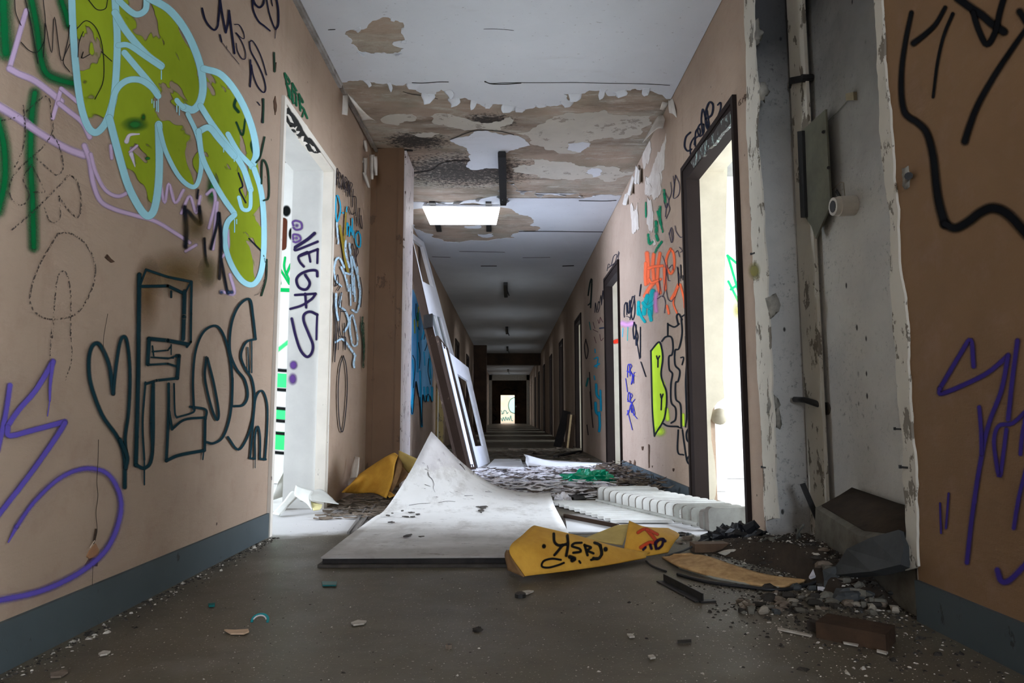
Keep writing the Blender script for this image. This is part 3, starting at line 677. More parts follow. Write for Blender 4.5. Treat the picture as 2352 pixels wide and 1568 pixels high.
for w, s in ((34, '340,-10 345,120 358,300 380,480 412,590 450,628 490,598 522,530 545,420 556,200 545,-10'), (30, '560,0 620,55 655,68 690,45 695,-10'), (36, '705,-10 800,45 880,145 940,280 962,400 950,480 915,520 870,508'), (24, '870,508 850,490 838,475'),
             (34, '545,60 600,150 690,255 765,312'), (26, '560,215 610,215 690,268 765,318'), (30, '590,250 640,310 700,380 745,440'), (30, '522,560 545,440 595,385 660,378 715,410 750,455'),
             (36, '518,560 560,720 610,885 680,1010 722,1010 745,925 755,790 752,590'), (22, '752,590 785,715 848,835 908,885 940,860 955,760 935,640 890,540'),
             (32, '965,325 1050,355 1130,455 1190,590 1215,720 1195,788'), (24, '1195,788 1130,720 1080,635'), (28, '950,500 1000,580 1080,690 1150,790 1188,900'), (18, '1188,900 1185,985 1150,990 1132,935'),
             (30, '940,625 990,605 1040,660 1110,740'), (26, '942,620 958,740 1008,850 1060,940 1110,1010'), (26, '1205,800 1240,920 1252,1100 1242,1270 1205,1345 1150,1332 1095,1250 1066,1150 1076,1060 1112,1018')):
    d.line(SKY, w, s, .12)
for x, y, L in ((765, 335, 40), (720, 470, 18), (730, 480, 30), (742, 480, 46), (750, 470, 60), (838, 500, 30), (850, 505, 40), (1060, 700, 20), (1110, 740, 25), (1112, 1040, 60), (1122, 1040, 20)): d.line(SKY, 5, '%d,%d %d,%d' % (x, y, x, y + L), .2)
d.done(WL, 'thick pale blue outlines of the big letters')
d = Decal(LW(), *cA)
d.line(CHAR, 7, '-10,575 100,545 220,455 245,560 250,620 200,700 90,800 45,880 60,950 110,970 140,920 110,850 150,780', .3).line(CHAR, 7, '110,500 120,640 95,740 70,790', .3).line(CHAR, 8, '55,1090 150,1010 230,930 300,860 330,830 370,870 385,960 370,1030 320,990 280,930', .3).line(CHAR, 7, '160,740 230,800 270,830 300,790 280,690 250,640', .3).line(CHAR, 6, '200,960 240,1050 285,1030 280,930', .3).line(CHAR, 6, '150,780 200,880 210,910 160,910', .3)
d.line(CHAR, 8, '270,1108 330,1105 400,1150 448,1240 445,1340 400,1440 340,1498 220,1510 150,1455 148,1370 190,1250 270,1115', .3).line(CHAR, 7, '248,1600 262,1400 275,1310 300,1285 320,1310 335,1400 335,1600', .3).line(CHAR, 6, '245,1560 240,1640 235,1780', .3).line(CHAR, 5, '335,1560 340,1700 310,1800', .3)
d.done(WL, 'charcoal loops and scribbles')
d = Decal(LW(), *cA)
B = paint(30, 28, 30, 'marker', .3)
for s in ('70,0 75,60 100,120', '120,0 145,100 180,300', '100,200 140,240 180,245 210,190 215,110 245,250 258,80 290,285 320,200 330,120', '205,0 215,110 205,270', '330,210 300,290 330,340', '365,135 410,98 460,140 488,240 490,380 450,470', '385,275 395,245 390,275 425,258', '480,245 530,290', '420,0 460,45 500,40 510,0', '370,270 375,200 395,150'):
    d.line(B, 4, s, .3)
d.done(WL, 'thin black script over the green')
cT = (5.228, 450, 0)
d = Decal(LW(), *cT)
for w, s in ((24, '75,100 110,230 160,310 220,360 260,320 270,250'), (26, '270,250 285,100 290,-20'), (24, '290,-20 320,180 360,390'), (26, '360,390 390,260 400,130'), (24, '400,130 425,330 465,640'), (11, '465,295 520,300 570,380 580,460 540,450 480,390 540,480 590,600 595,700 550,700 500,610 485,520'), (20, '290,420 310,500'), (6, '310,500 400,620 520,770'),
             (12, '650,500 680,490 740,580 800,720 850,900'), (14, '645,500 660,610 740,760 810,920 840,1060 810,1110 740,1030 690,900 670,780'), (20, '655,720 662,880 652,1040'), (22, '808,1190 812,1310 800,1470'), (12, '740,1225 770,1265'),
             (20, '680,-10 690,120 750,250 820,310 890,370'), (24, '690,0 720,60 765,90 810,50 820,-10'), (16, '850,-10 880,150 930,300 960,350'), (24, '960,350 990,290 990,120 970,-10'), (12, '905,-10 920,70'), (8, '962,360 950,460')):
    d.line(NVY, w, s, .2)
d.done(WL, 'dark brush letters M3P beside the ceiling')
d = Decal(LW(), *cT)
G2 = paint(22, 84, 56, 'worn')
for s in ('1068,880 1090,990 1130,1170', '1068,880 1110,940 1130,1000 1090,1010', '1095,1030 1125,1080 1135,1150 1110,1150', '1155,1000 1165,1130 1170,1240', '1160,1000 1210,1090', '1170,1080 1205,1130', '1205,1120 1210,1270', '1240,1130 1250,1230 1260,1330', '1240,1130 1290,1230 1240,1200', '1260,1270 1300,1320 1280,1400', '1300,1320 1340,1420', '1130,1170 1180,1240'):
    d.line(G2, 22, s, .3)
d.done(WL, 'small green letters over the pale door frame')
d = Decal(LW(), *cA)
for s in ('1250,470 1248,580', '1255,650 1235,740 1215,770', '1240,870 1245,760 1270,800 1275,930 1250,950', '1300,250 1302,340', '1265,1230 1262,1320 1240,1400'):
    d.line(paint(24, 50, 36, 'marker'), 8, s, .3)
d.line(CHAR, 5, '1250,1210 1265,1290 1235,1380 1205,1400', .3)
d.done(WL, 'thin dark green marks near the pale door frame')
d = Decal(LW(), *cA)
for w, s in ((20, '875,980 885,1080 880,1170'), (18, '890,1000 950,1060 945,980'), (12, '970,1130 975,1220 985,1260'), (14, '1040,1010 1050,1150 1040,1320'), (12, '1050,1230 1080,1390'), (12, '1000,1180 1030,1060 1035,1010'), (10, '940,900 935,940')):
    d.line(paint(16, 22, 34), w, s, .5)
d.blob(paint(112, 88, 44, 'haze'), 850, 1290, 220, 130, .1).blob(paint(96, 78, 40, 'haze'), 930, 1080, 80, 90, .1).blob(paint(120, 90, 50, 'haze'), 700, 1400, 70, 200, .1).blob(paint(90, 80, 40, 'haze'), 990, 1290, 50, 90, .1)
for x in (1050, 1085, 1100): d.blob(paint(40, 60, 90), x, 1385, 14, 14)
d.done(WL, 'black drips and olive overspray below the big letters')
cB = (1.5564, 0, 560)
d = Decal(LW(), *cB)
for w, s in ((15, '447,870 445,760 420,690 365,610 325,500 318,420 328,370 350,355 372,385 392,440 405,535'), (13, '405,535 415,440 430,350 447,332 458,370 465,470 460,600 448,690 452,760'), (16, '430,700 455,760 450,800')):
    d.line(TEAL, w, s, .35)
d.line(TEAL, 16, '498,110 496,300 494,500 486,790', .3).line(TEAL, 13, '486,790 520,800 545,745 548,500', .25).line(TEAL, 8, '520,495 510,640 516,770', .25).line(TEAL, 6, '516,770 516,860', .3)
for w, s in ((9, '522,92 600,118 683,135'), (11, '505,152 600,150 660,178'), (8, '522,92 500,150'), (7, '683,135 660,178'), (15, '660,170 658,260 655,340'), (9, '685,135 683,250 682,350 668,368'), (14, '532,338 600,345 670,358'), (14, '533,340 528,430'), (8, '530,432 600,428 632,438'), (14, '632,400 640,400 634,480'), (10, '634,480 560,488 522,500'), (6, '545,365 550,405 600,410 632,400'), (6, '545,385 600,380 612,365'), (5, '612,360 612,395'), (5, '540,405 620,408'), (8, '545,512 540,640 545,740'), (8, '612,170 612,190')):
    d.line(TEAL, w, s, .25, True)
for w, s in ((11, '603,500 603,600 595,775'), (12, '595,775 640,755 730,738'), (10, '732,738 734,620'), (9, '734,620 660,628 615,662'), (10, '615,662 605,600'), (7, '622,500 625,600 632,620'), (7, '632,620 690,602 695,582'), (9, '680,582 735,592 735,625'), (5, '728,745 725,770')):
    d.line(TEAL, w, s, .25)
d.line(TEAL, 9, '693,590 690,480 700,380 730,312 778,295 812,360 830,470 825,600 800,685 765,712 738,708', .25).line(TEAL, 9, '738,405 733,480 755,580 775,628 782,600 765,500 742,408', .25)
d.line(TEAL, 9, '914,340 905,260 893,198 855,220 828,285 822,380 845,445 875,485 886,540 870,575 835,580', .25).line(TEAL, 8, '914,340 880,352 862,400 880,450 900,480 910,540 905,620 885,690 852,735 815,690', .25).line(TEAL, 5, '900,345 900,460', .25).line(TEAL, 5, '886,370 890,465', .25).line(TEAL, 7, '832,480 830,575', .25)
d.line(TEAL, 7, '948,770 956,650 955,570 938,525 915,550 905,640 895,765', .25).line(TEAL, 7, '893,765 912,768', .3).line(TEAL, 7, '912,768 912,690 922,652 930,690 930,768', .25).line(TEAL, 8, '930,768 950,770', .3).line(TEAL, 3, '912,768 912,800', .3)
d.done(WL, 'dark teal heart and outlined block letters FLOSh')
d = Decal(LW(), *cB)
d.line(PUR, 19, '36,505 22,600 -8,740', .45).line(PUR, 20, '190,420 130,520 70,590 28,650', .35).line(PUR, 20, '28,655 35,685 120,665 232,635', .35).line(PUR, 20, '232,640 205,685 110,820 -10,975', .4).line(PUR, 16, '190,420 180,500 178,560', .4, w2=8).line(PUR, 4, '178,560 170,615', .4)
d.line(PUR, 6, '30,1065 60,1010', .5, w2=16).line(PUR, 15, '60,1010 120,925 210,840 300,803 380,818 425,885 432,960 400,1060 345,1130 250,1195 130,1245 -10,1275', .65, w2=22)
d.done(WL, 'violet sprayed arrow and wide arc')
d = Decal(LW(), *cB); CK = paint(62, 50, 42, 'marker', .4)
d.line(CK, 2.5, '352,700 350,780 346,850 350,900 343,960 347,1020 340,1060', .4).line(CK, 5, '345,1020 335,1070', .4).line(CK, 2, '332,1150 330,1220 327,1290', .4).line(CK, 2, '385,250 370,340 372,400', .4).line(paint(200, 180, 160, 'marker'), 3, '338,1060 322,1085', .3)
d.done(WL, 'thin vertical crack in the paint', 'wall_crack')
# right wall, near part
cR1 = (2.0625, 1680, 0)
BLK = paint(12, 14, 18)
d = Decal(RW(), *cR1)
d.line(BLK, 22, '852,60 825,190 806,330 806,460 825,540 880,580 925,630 955,740 970,880 985,970 1010,1060', .4, w2=46).line(BLK, 40, '1010,1060 1060,1080 1120,1050 1180,1005 1240,985 1310,1015 1400,1110', .4, w2=50)
d.line(BLK, 20, '1012,35 970,110 920,160 862,205', .4, w2=30).line(BLK, 18, '1048,65 1005,170 975,300 955,460', .4, w2=14).line(BLK, 24, '1400,130 1330,230 1250,350 1170,490 1130,590 1105,670', .4, w2=36)
d.line(BLK, 40, '1070,-10 1130,35 1190,75 1230,110 1290,150', .3).line(BLK, 30, '1145,60 1170,140 1210,210 1250,150 1270,60 1290,-10', .3).line(BLK, 34, '1365,55 1400,110', .4)
d.done(WR, 'heavy black sprayed line on the brown wall')
cR2 = (1.766, 1680, 680)
P2 = paint(58, 46, 120)
d = Decal(RW(), *cR2)
for w, s in ((20, '982,285 970,178 925,240 845,375'), (20, '845,375 850,395 930,365 1040,310 1122,240'), (20, '1122,240 1095,380 1040,530 1005,700 975,900 955,1080'), (18, '1005,450 1012,540 1015,640'), (20, '1160,180 1140,330 1122,500'), (18, '1200,460 1140,515 1085,525 1065,580 1072,660 1088,730 1105,620 1115,540'), (18, '1195,480 1180,560 1172,640'), (18, '1195,700 1165,820 1145,940'), (24, '1078,1110 1095,1155 1130,1150 1200,1080'), (9, '846,840 850,960'), (10, '881,800 870,940')):
    d.line(P2, w, s, .4)
d.done(WR, 'dark violet sprayed lettering on the brown wall')
c7 = (2.704, 1320, 180)
d = Decal(RW(), *c7)
for w, s in ((11, '718,335 690,365 682,420 700,450 725,440'), (9, '718,470 718,410 745,365 742,410'), (9, '748,420 750,335 772,310 778,345 752,370'), (9, '800,285 778,285 762,320 775,360 800,335 800,285'), (9, '795,350 785,260 795,190 812,250 835,310 822,200'), (12, '815,250 850,225 858,165 835,150 812,215 818,300 850,320 895,265'), (10, '888,165 905,150 905,190 890,235')):
    d.line(INK, w, s, .2)
d.done(WR, 'black marker word over the dark door frame')
d = Decal(RW(), *c7)
for s in ('1030,128 1018,150 1020,168 1030,158 1026,146', '1042,120 1042,150', '1056,100 1048,128 1064,118', '1060,98 1058,140'): d.line(paint(60, 44, 34, 'marker'), 3, s, .3)
d.done(WR, 'small room number 614 by the door corner')
c73 = (4.9, 1440, 400)
d = Decal(RW(), *c73)
OR = paint(232, 104, 62)
for w, s in ((46, '225,890 235,1060 230,1220'), (40, '300,900 290,1020 300,1180'), (36, '370,890 350,1020 340,1200'), (30, '240,1060 300,1040 400,1030'), (26, '490,840 450,920 440,1020 490,1120 530,1040 525,900 490,840'), (34, '420,1060 425,1180 430,1300'), (40, '200,1370 260,1270 330,1210 370,1330'), (30, '580,1240 540,1330 500,1400'), (26, '250,1180 280,1220 380,1180'), (34, '210,1000 205,1150 210,1240'), (22, '600,1240 640,1400 650,1500'), (24, '450,1480 470,1568'), (18, '560,1300 520,1440 560,1560')):
    d.line(OR, w, s, .5)
d.done(WR, 'orange sprayed scrawl')
d = Decal(RW(), *c73)
TQ = paint(0, 140, 140)
for w, s in ((34, '130,1440 125,1568 150,1568'), (60, '290,1320 270,1420 260,1568'), (50, '230,1370 200,1470 190,1568'), (40, '180,1450 230,1490 300,1440'), (30, '130,1500 160,1600 200,1660'), (40, '250,1540 270,1640')): d.line(TQ, w, s, .3)
d.line(paint(200, 130, 180, 'haze'), 40, '330,1340 320,1450 330,1540', .8)
d.done(WR, 'turquoise painted scrawl under the orange')
d = Decal(RW(), *c73)
EM = paint(0, 120, 80, 'worn')
for w, s in ((34, '370,370 365,480 380,560'), (20, '340,420 380,560 400,650'), (30, '415,180 430,320'), (40, '325,540 330,650'), (34, '330,690 345,740'), (26, '390,760 340,830 320,880'), (30, '240,680 250,780 285,760'), (18, '210,320 212,480')): d.line(EM, w, s, .4)
d.done(WR, 'green brushed streaks on the stripped patch')
d = Decal(RW(), *c73)
TH = paint(52, 50, 70, 'marker')
for s in ('520,20 530,130 520,250', '545,10 590,120 580,230 520,260 545,10', '490,90 500,200 470,290', '430,210 470,300 440,380 415,300', '430,480 450,330 480,390 440,500', '470,680 500,600 520,700 500,770 470,660', '540,580 550,640 600,710 640,690', '490,620 510,740', '590,820 620,860 600,880', '545,880 570,860 590,930', '400,920 440,1060 420,1300 400,1380', '450,1020 460,1180 490,1200', '470,1060 510,1020 520,1080', '560,1040 600,1200', '360,1180 370,1300 360,1360', '340,1400 400,1370 430,1440 420,1560', '440,1300 460,1400 500,1430 540,1380'): d.line(TH, 7, s, .3)
for s in ('648,860 652,1040', '602,1020 608,1170', '650,1160 652,1310', '630,1140 628,1190', '155,1240 140,1370', '570,1050 580,1250'): d.line(INK, 10, s, .3)
d.done(WR, 'thin pen scribbles beside the dark frame')
c74 = (3.561, 1320, 560)
d = Decal(RW(), *c74)
for w, s in ((6, '405,500 402,570 405,600'), (6, '405,500 420,480 425,580'), (6, '430,480 435,560 445,560 445,470'), (6, '450,460 455,560 460,520'), (7, '470,430 455,520 470,620 490,560 485,440 470,430'), (5, '490,420 450,620'), (4, '415,590 435,595 450,605'), (8, '485,640 475,700 485,780 500,700 485,640'), (7, '500,660 500,830 515,760 500,700'), (6, '500,760 530,940'), (7, '535,680 535,930'), (7, '540,965 580,1085'), (6, '540,345 530,420')): d.line(INK, w, s, .25)
d.done(WR, 'black marker words between the two doors')
d = Decal(RW(), *c74)
BL = paint(44, 46, 150, 'marker', .3)
for s in ('430,1090 432,1000 445,985 445,1040 425,1040', '450,1080 450,985 465,1000 452,1030 468,1060', '460,1050 470,1090 460,1150 480,1090 462,1060', '480,1140 482,1060 495,1050', '425,1040 490,1080', '432,1290 435,1230 447,1215 447,1290 430,1270', '455,1300 455,1225 470,1240 455,1270', '460,1290 480,1340 465,1380 458,1320 490,1270', '480,1340 490,1390 478,1400', '440,1380 460,1310 475,1380 510,1430', '430,1360 470,1520', '415,1100 430,1210', '425,1400 440,1360'): d.line(BL, 5, s, .25)
d.done(WR, 'blue pen signatures between the two doors')
d = Decal(RW(), *c74)
for w, s in ((5, '265,220 275,165 290,180 270,200'), (5, '285,190 350,130 365,70'), (6, '300,170 320,100 345,90 330,150 300,180'), (5, '360,60 350,110')): d.line(INK, w, s, .25)
d.line(paint(24, 40, 36), 12, '110,420 125,320 140,300 130,520', .4).line(paint(24, 40, 36), 10, '140,330 130,470 110,500', .4)
for s in ('165,560 170,480 180,560', '185,540 195,470 205,510 190,560', '205,480 215,420 220,500', '222,490 230,380 235,450'): d.line(INK, 6, s, .3)
d.line(paint(50, 60, 84), 12, '205,690 245,685', .3)
for s in ('190,620 200,650 210,600', '150,700 190,720', '205,740 215,790 235,770', '160,760 175,810', '210,600 230,640', '150,640 165,690'): d.line(paint(90, 50, 60, 'marker'), 5, s, .4)
CY = paint(0, 150, 185)
for w, s in ((10, '160,940 190,930 180,1010'), (14, '165,1000 200,980'), (20, '175,1150 180,1230 200,1260'), (22, '170,1300 175,1370 200,1400'), (16, '210,1200 215,1360'), (20, '200,1380 205,1480 200,1530'), (8, '165,860 168,890'), (10, '160,1080 165,1110')): d.line(CY, w, s, .5)
for s in ('90,780 80,850 95,940 110,870 90,780', '120,1050 130,1200 140,1350', '125,1210 140,1400 150,1500', '100,1480 110,1560'): d.line(paint(40, 30, 34, 'marker'), 8, s, .4)
d.line(paint(20, 110, 110), 14, '110,1100 95,1160', .5).line(paint(40, 110, 110), 8, '120,640 130,700', .4)
d.done(WR, 'crowded small tags beyond the second dark frame')
d = Decal(RW(), *c74)
d.line(paint(210, 150, 200, 'haze'), 36, '390,650 430,660 470,650', .8).line(paint(60, 160, 190), 6, '395,690 390,760', .5).line(paint(40, 150, 140), 6, '435,680 430,790', .4)
d.done(WR, 'faint pink and blue spray')
c8 = (2.8, 1320, 680)
d = Decal(RW(), *c8)
LG = paint(182, 214, 50)
d.fill(LG, '490,350 540,300 560,330 566,400 556,510 580,560 592,640 585,760 555,830 513,890 500,740')
d.line(LG, 26, '590,730 597,790', .6).line(LG, 14, '698,760 700,830', .6).blob(LG, 545, 870, 50, 40, .1)
D8 = paint(16, 24, 32, 'spray', .4)
for w, s in ((11, '490,352 540,295 558,330 566,400 555,500 570,560 590,620 588,720 570,800 513,895'), (11, '513,900 500,740 494,520 490,352'), (10, '527,385 534,405 546,385'), (10, '536,405 535,455'), (10, '552,630 558,655 568,630'), (10, '559,655 556,730'),
             (11, '560,290 585,262 622,265 632,330 625,375 605,392 608,470 628,500 618,570 620,680 648,720 648,790 620,815'), (11, '572,820 600,835 665,838'), (10, '598,250 598,175'), (10, '598,180 640,198 672,178'), (11, '665,180 655,130 670,115 690,150'), (11, '685,150 690,240 670,335 645,350 645,440 675,480 665,545 648,560 650,660 680,700 685,840'),
             (9, '682,395 700,395 690,440'), (9, '690,130 720,115 735,150'), (8, '715,260 732,255 745,300 728,460 735,640 742,800'), (9, '712,260 718,420 712,560 718,760 712,840'), (11, '742,800 755,820 720,870 720,920 740,950 742,1010 720,1050'), (10, '665,860 662,1000 700,1020'), (10, '692,860 705,960 722,1060 745,1080 760,1060'), (8, '660,840 690,850')):
    d.line(D8, w, s, .3)
d.done(WR, 'lime green letter B and black outlined BEER lettering')
# short left wall between the pale door and the pilaster
c4w = (2.958, 740, 370)
d = Decal(LW(), *c4w)
K2 = paint(48, 42, 46, 'marker')
for s in ('95,160 100,50 115,90 100,120', '112,180 110,80 125,90 112,130 128,180', '130,190 140,90 150,190', '155,210 155,110 170,130 155,160 170,200', '172,240 180,130 185,230', '188,240 190,150 205,160 190,200', '205,310 210,190', '205,240 230,250 228,370', '180,310 200,360 225,350', '230,380 235,440', '255,320 250,400 272,460 265,370'): d.line(K2, 6, s, .3)
for s in ('195,640 205,560 215,600', '215,680 222,600', '225,700 235,590 245,620 230,660 245,730'): d.line(K2, 6, s, .3)
d.done(WL, 'thin black letters beside the pale door frame')
d = Decal(LW(), *c4w)
CYN = paint(0, 150, 190)
for w, s in ((9, '95,235 92,320 100,410 118,370 125,310 110,240 95,235'), (10, '140,350 145,352'), (8, '168,310 165,350'), (8, '170,500 170,420 180,440'), (9, '185,510 190,440 200,480'), (9, '205,500 205,390'), (7, '215,470 215,520'), (9, '245,475 228,510 235,570 258,580 260,510 245,475')): d.line(CYN, w, s, .25)
d.done(WL, 'cyan letters')
d = Decal(LW(), *c4w)
d.line(paint(140, 120, 40), 16, '120,440 140,560 155,660 175,750', .4).line(paint(140, 120, 40), 10, '162,350 150,560', .4)
LB = paint(176, 206, 226, 'worn')
for w, s in ((12, '100,420 110,560'), (14, '80,740 95,670 120,660 150,720'), (12, '80,740 95,810 130,850'), (14, '130,720 160,790 180,880'), (14, '160,540 160,620 185,720'), (14, '185,560 200,700 210,900'), (14, '160,760 200,760 215,660'), (14, '205,650 240,780 258,900 240,1020 205,1010'), (14, '215,780 225,950'), (14, '95,900 95,1000 110,1080'), (14, '130,900 120,980 160,1020 180,1100 150,1160'), (12, '190,1060 210,1050 235,1160 240,1240 210,1250 190,1150 190,1060'), (14, '90,1230 140,1210 190,1270 225,1320'), (14, '225,1320 215,1370 218,1400'), (10, '190,840 195,980'), (12, '240,720 250,860')): d.line(LB, w, s, .35)
for s in ('85,850 105,770 110,830 85,850', '105,880 125,850', '72,890 85,1010 100,1120 85,1360', '130,890 115,980', '130,1020 160,1020', '115,1120 130,1190 160,1200 155,1280', '150,1100 155,1280', '258,790 270,880 262,990'): d.line(paint(34, 36, 44), 6, s, .4)
for s in ('275,1060 270,1140 285,1250 280,1400', '280,1100 285,1300'): d.line(paint(40, 70, 54, 'worn'), 12, s, .5)
d.done(WL, 'pale blue scrawl with black strokes')
c4 = (2.489, 600, 650)
d = Decal(LW(), *c4)
d.line(paint(44, 42, 46, 'marker'), 6, '470,415 450,480 440,600 443,750 455,840 470,835 485,720 492,580 485,470 470,415', .25).line(paint(44, 42, 46, 'marker'), 5, '410,60 425,200 420,450', .25).line(paint(44, 42, 46, 'marker'), 5, '460,100 445,250 440,380', .25)
d.done(WL, 'tall thin black oval low on the wall')
# blue piece beyond the pilaster
c6 = (2.703, 900, 520)
d = Decal(LW(), *c6)
BP = paint(30, 150, 190); BPL = paint(110, 165, 200); KB = paint(16, 30, 44, 'spray', .3)
d.fill(BPL, '120,400 132,390 145,420 160,470 168,430 185,470 215,560 240,660 245,780 255,900 250,1000 245,1060 225,1040 205,1050 190,1040 185,1230 175,1100 168,1040 150,960 140,1060 128,1160 108,1060 110,800')
for w, s in ((14, '118,400 112,600 110,900 108,1050'), (12, '108,1050 120,1130 128,1160 135,1050'), (10, '165,430 160,620 160,900'), (10, '190,560 200,640 185,700'), (10, '235,660 240,740 235,830 240,940'), (12, '175,900 180,1050 187,1240'), (12, '200,1000 205,1080'), (14, '222,1000 225,1080'), (14, '250,1000 250,1080'), (8, '200,780 205,860'), (9, '130,830 135,950 125,1100')): d.line(BP, w, s, .3)
for s in ('150,480 150,560 170,640', '190,520 195,600 210,640 200,700', '215,640 220,720 205,770', '230,820 225,900 240,980', '108,1060 128,1165 140,1050 150,960 165,1040', '175,1060 187,1240 192,1050 210,1090 225,1040 250,1090', '130,800 145,850 135,1000', '165,720 175,800 170,880'): d.line(KB, 5, s, .3)
d.line(paint(190, 180, 70), 7, '140,580 143,660', .5).line(paint(190, 180, 70), 7, '165,500 160,620', .5).line(paint(30, 130, 90), 12, '160,540 162,580', .4)
d.done(WL, 'blue wildstyle letters with dark outlines')
# marks inside the rooms: on the reveal, on the partitions
cV = (3.1375, 610, 400)
REV3 = [c for c in D3.children if c.name.startswith('reveal')][0]
mpv = lambda u, v, l: onY(u, v, 4.33 - .0215 - l)
d = Decal(mpv, *cV)
VP = paint(38, 28, 66, 'spray', .3); VS = paint(92, 62, 128)
d.line(VS, 14, '200,370 195,345 220,335 255,350 258,390 220,400 200,385', .7).line(VS, 14, '198,470 200,435 240,440 252,470 220,490 200,485', .7).blob(VS, 225, 370, 20, 20, .1).blob(VS, 222, 460, 20, 20, .1)
for w, s in ((24, '352,425 300,470 215,525'), (18, '212,528 215,548 290,520 375,485'), (18, '300,560 240,590 245,630 275,665'), (18, '245,590 375,540'), (16, '375,540 372,640'), (16, '310,565 322,630'), (20, '372,735 365,695 310,695 250,720 222,760 240,815 290,830 318,785 285,725'), (18, '212,870 290,865 360,860'), (18, '360,862 330,900 260,945 178,970'), (18, '285,860 292,960'), (16, '372,1010 368,1100 366,1190'), (20, '372,1012 320,990 278,1010 275,1060 310,1150 340,1230 330,1290 295,1315 250,1265 215,1160 188,1040')):
    d.line(VP, w, s, .25)
d.blob(VS, 200, 1375, 34, 40, .5).blob(VS, 195, 1475, 36, 52, .4)
d.done(REV3, 'purple letters VEGAS sprayed down the white reveal')
mpp = lambda u, v, l: onY(u, v, YPL - .002 - l)
d = Decal(mpp, *cV)
GR = paint(0, 165, 80); KK = paint(14, 18, 18)
d.line(GR, 16, '140,600 135,680 180,780', .2).line(GR, 16, '90,660 170,790', .2).line(GR, 16, '95,720 105,790', .2).line(GR, 18, '180,650 150,720', .2).line(GR, 28, '85,832 178,836', .1).line(paint(60, 220, 120), 24, '70,1280 160,1210', .5)
d.line(paint(84, 44, 30), 56, '128,340 122,520', .1).blob(KK, 150, 265, 34, 46, .7).blob(KK, 186, 430, 24, 50, .7)
g3 = paint(60, 214, 120)
for y0, y1 in ((1430, 1530), (1680, 1760), (1850, 1980)): d.fill(g3, '40,%d 175,%d 175,%d 40,%d' % (y0, y0 + 10, y1 + 10, y1))
for y in (1405, 1545, 1680, 1770, 1860, 2000): d.line(KK, 22, '40,%d 110,%d 175,%d' % (y, y + 8, y + 12), .4)
d.blob(KK, 172, 1650, 16, 30, .7)
d.done(WPL, 'green and black sprayed bars on the white room wall')
mpq = lambda u, v, l: onY(u, v, YPR - .002 - l)
d = Decal(mpq, *c7)
g4 = paint(20, 165, 90)
for s in ('950,1100 1045,1180', '950,1100 975,1180 1045,1420', '1045,1260 970,1310', '955,1260 1045,1440'): d.line(g4, 14, s, .3)
d.blob(paint(140, 130, 60, 'haze'), 1010, 1440, 60, 110, .1)
d.line(paint(225, 190, 110), 12, '1090,1860 1070,1900 1095,1960 1060,1990', .4)
d.done(WPR, 'green triangle strokes on the white room wall')
mpr = lambda u, v, l: onY(u, v, 8.07 - .0215 - l)
REV2 = [c for c in D2.children if c.name.startswith('reveal')][0]
d = Decal(mpr, *c74); d.line(paint(240, 60, 36), 34, '370,790 330,800', .4).line(paint(240, 60, 36), 12, '345,785 315,808', .4); d.done(REV2, 'red sprayed blotch on the white reveal')
# scribbles on the far wall
d = Decal(lambda u, v, l: onY(u, v, YE - .005 - l), 5.225, 1060, 780)
for w, s in ((8, '470,640 510,600 560,590 600,610 640,600 670,640'), (10, '380,900 420,940 390,970'), (6, '400,820 410,850'), (8, '640,600 690,620'), (6, '640,760 700,750')): d.line(paint(24, 22, 22), w, s, .5)
d.blob(paint(230, 230, 230), 655, 800, 8, 14, .7)
d.done(WF, 'dark scribbles on the far wall')

# ------------------------------------------------------------------ things
def F(u, v, z=0.0): return onZ(u, v, z)
def sheet_thing(name, label, cat, ctrl, mat, th=.004, group=None, nu=6, nv=6, extra=None):
    root = thing(name, label, cat, tuple(Vector(ctrl[0][0])[:2]) + (0,), group)
    return root
# --- the warped door: white skin lifted off its laminated core
C0 = [[(-.715 + .247 * i, 2.67 + .004 * i, .038) for i in range(5)],
      [(-.715, 3.15, .040), (-.468, 3.15, .042), (-.221, 3.15, .041), (.026, 3.15, .038), (.272, 3.15, .036)],
      [(-.712, 3.65, .040), (-.465, 3.66, .046), (-.22, 3.66, .047), (.026, 3.66, .042), (.27, 3.65, .036)],
      [(-.695, 3.96, .052), (-.45, 3.97, .050), (-.21, 3.98, .048), (.03, 3.98, .042), (.268, 3.96, .036)],
      [(-.60, 4.22, .235), (-.40, 4.24, .15), (-.19, 4.27, .085), (.04, 4.3, .046), (.27, 4.28, .036)],
      [(-.50, 4.45, .465), (-.325, 4.63, .265), (-.12, 4.75, .105), (.08, 4.82, .042), (.285, 4.83, .036)]]
door = thing('fallen_door_panel', 'warped white door panel on the floor with one corner curled up', 'door panel', (-.22, 3.6, 0))
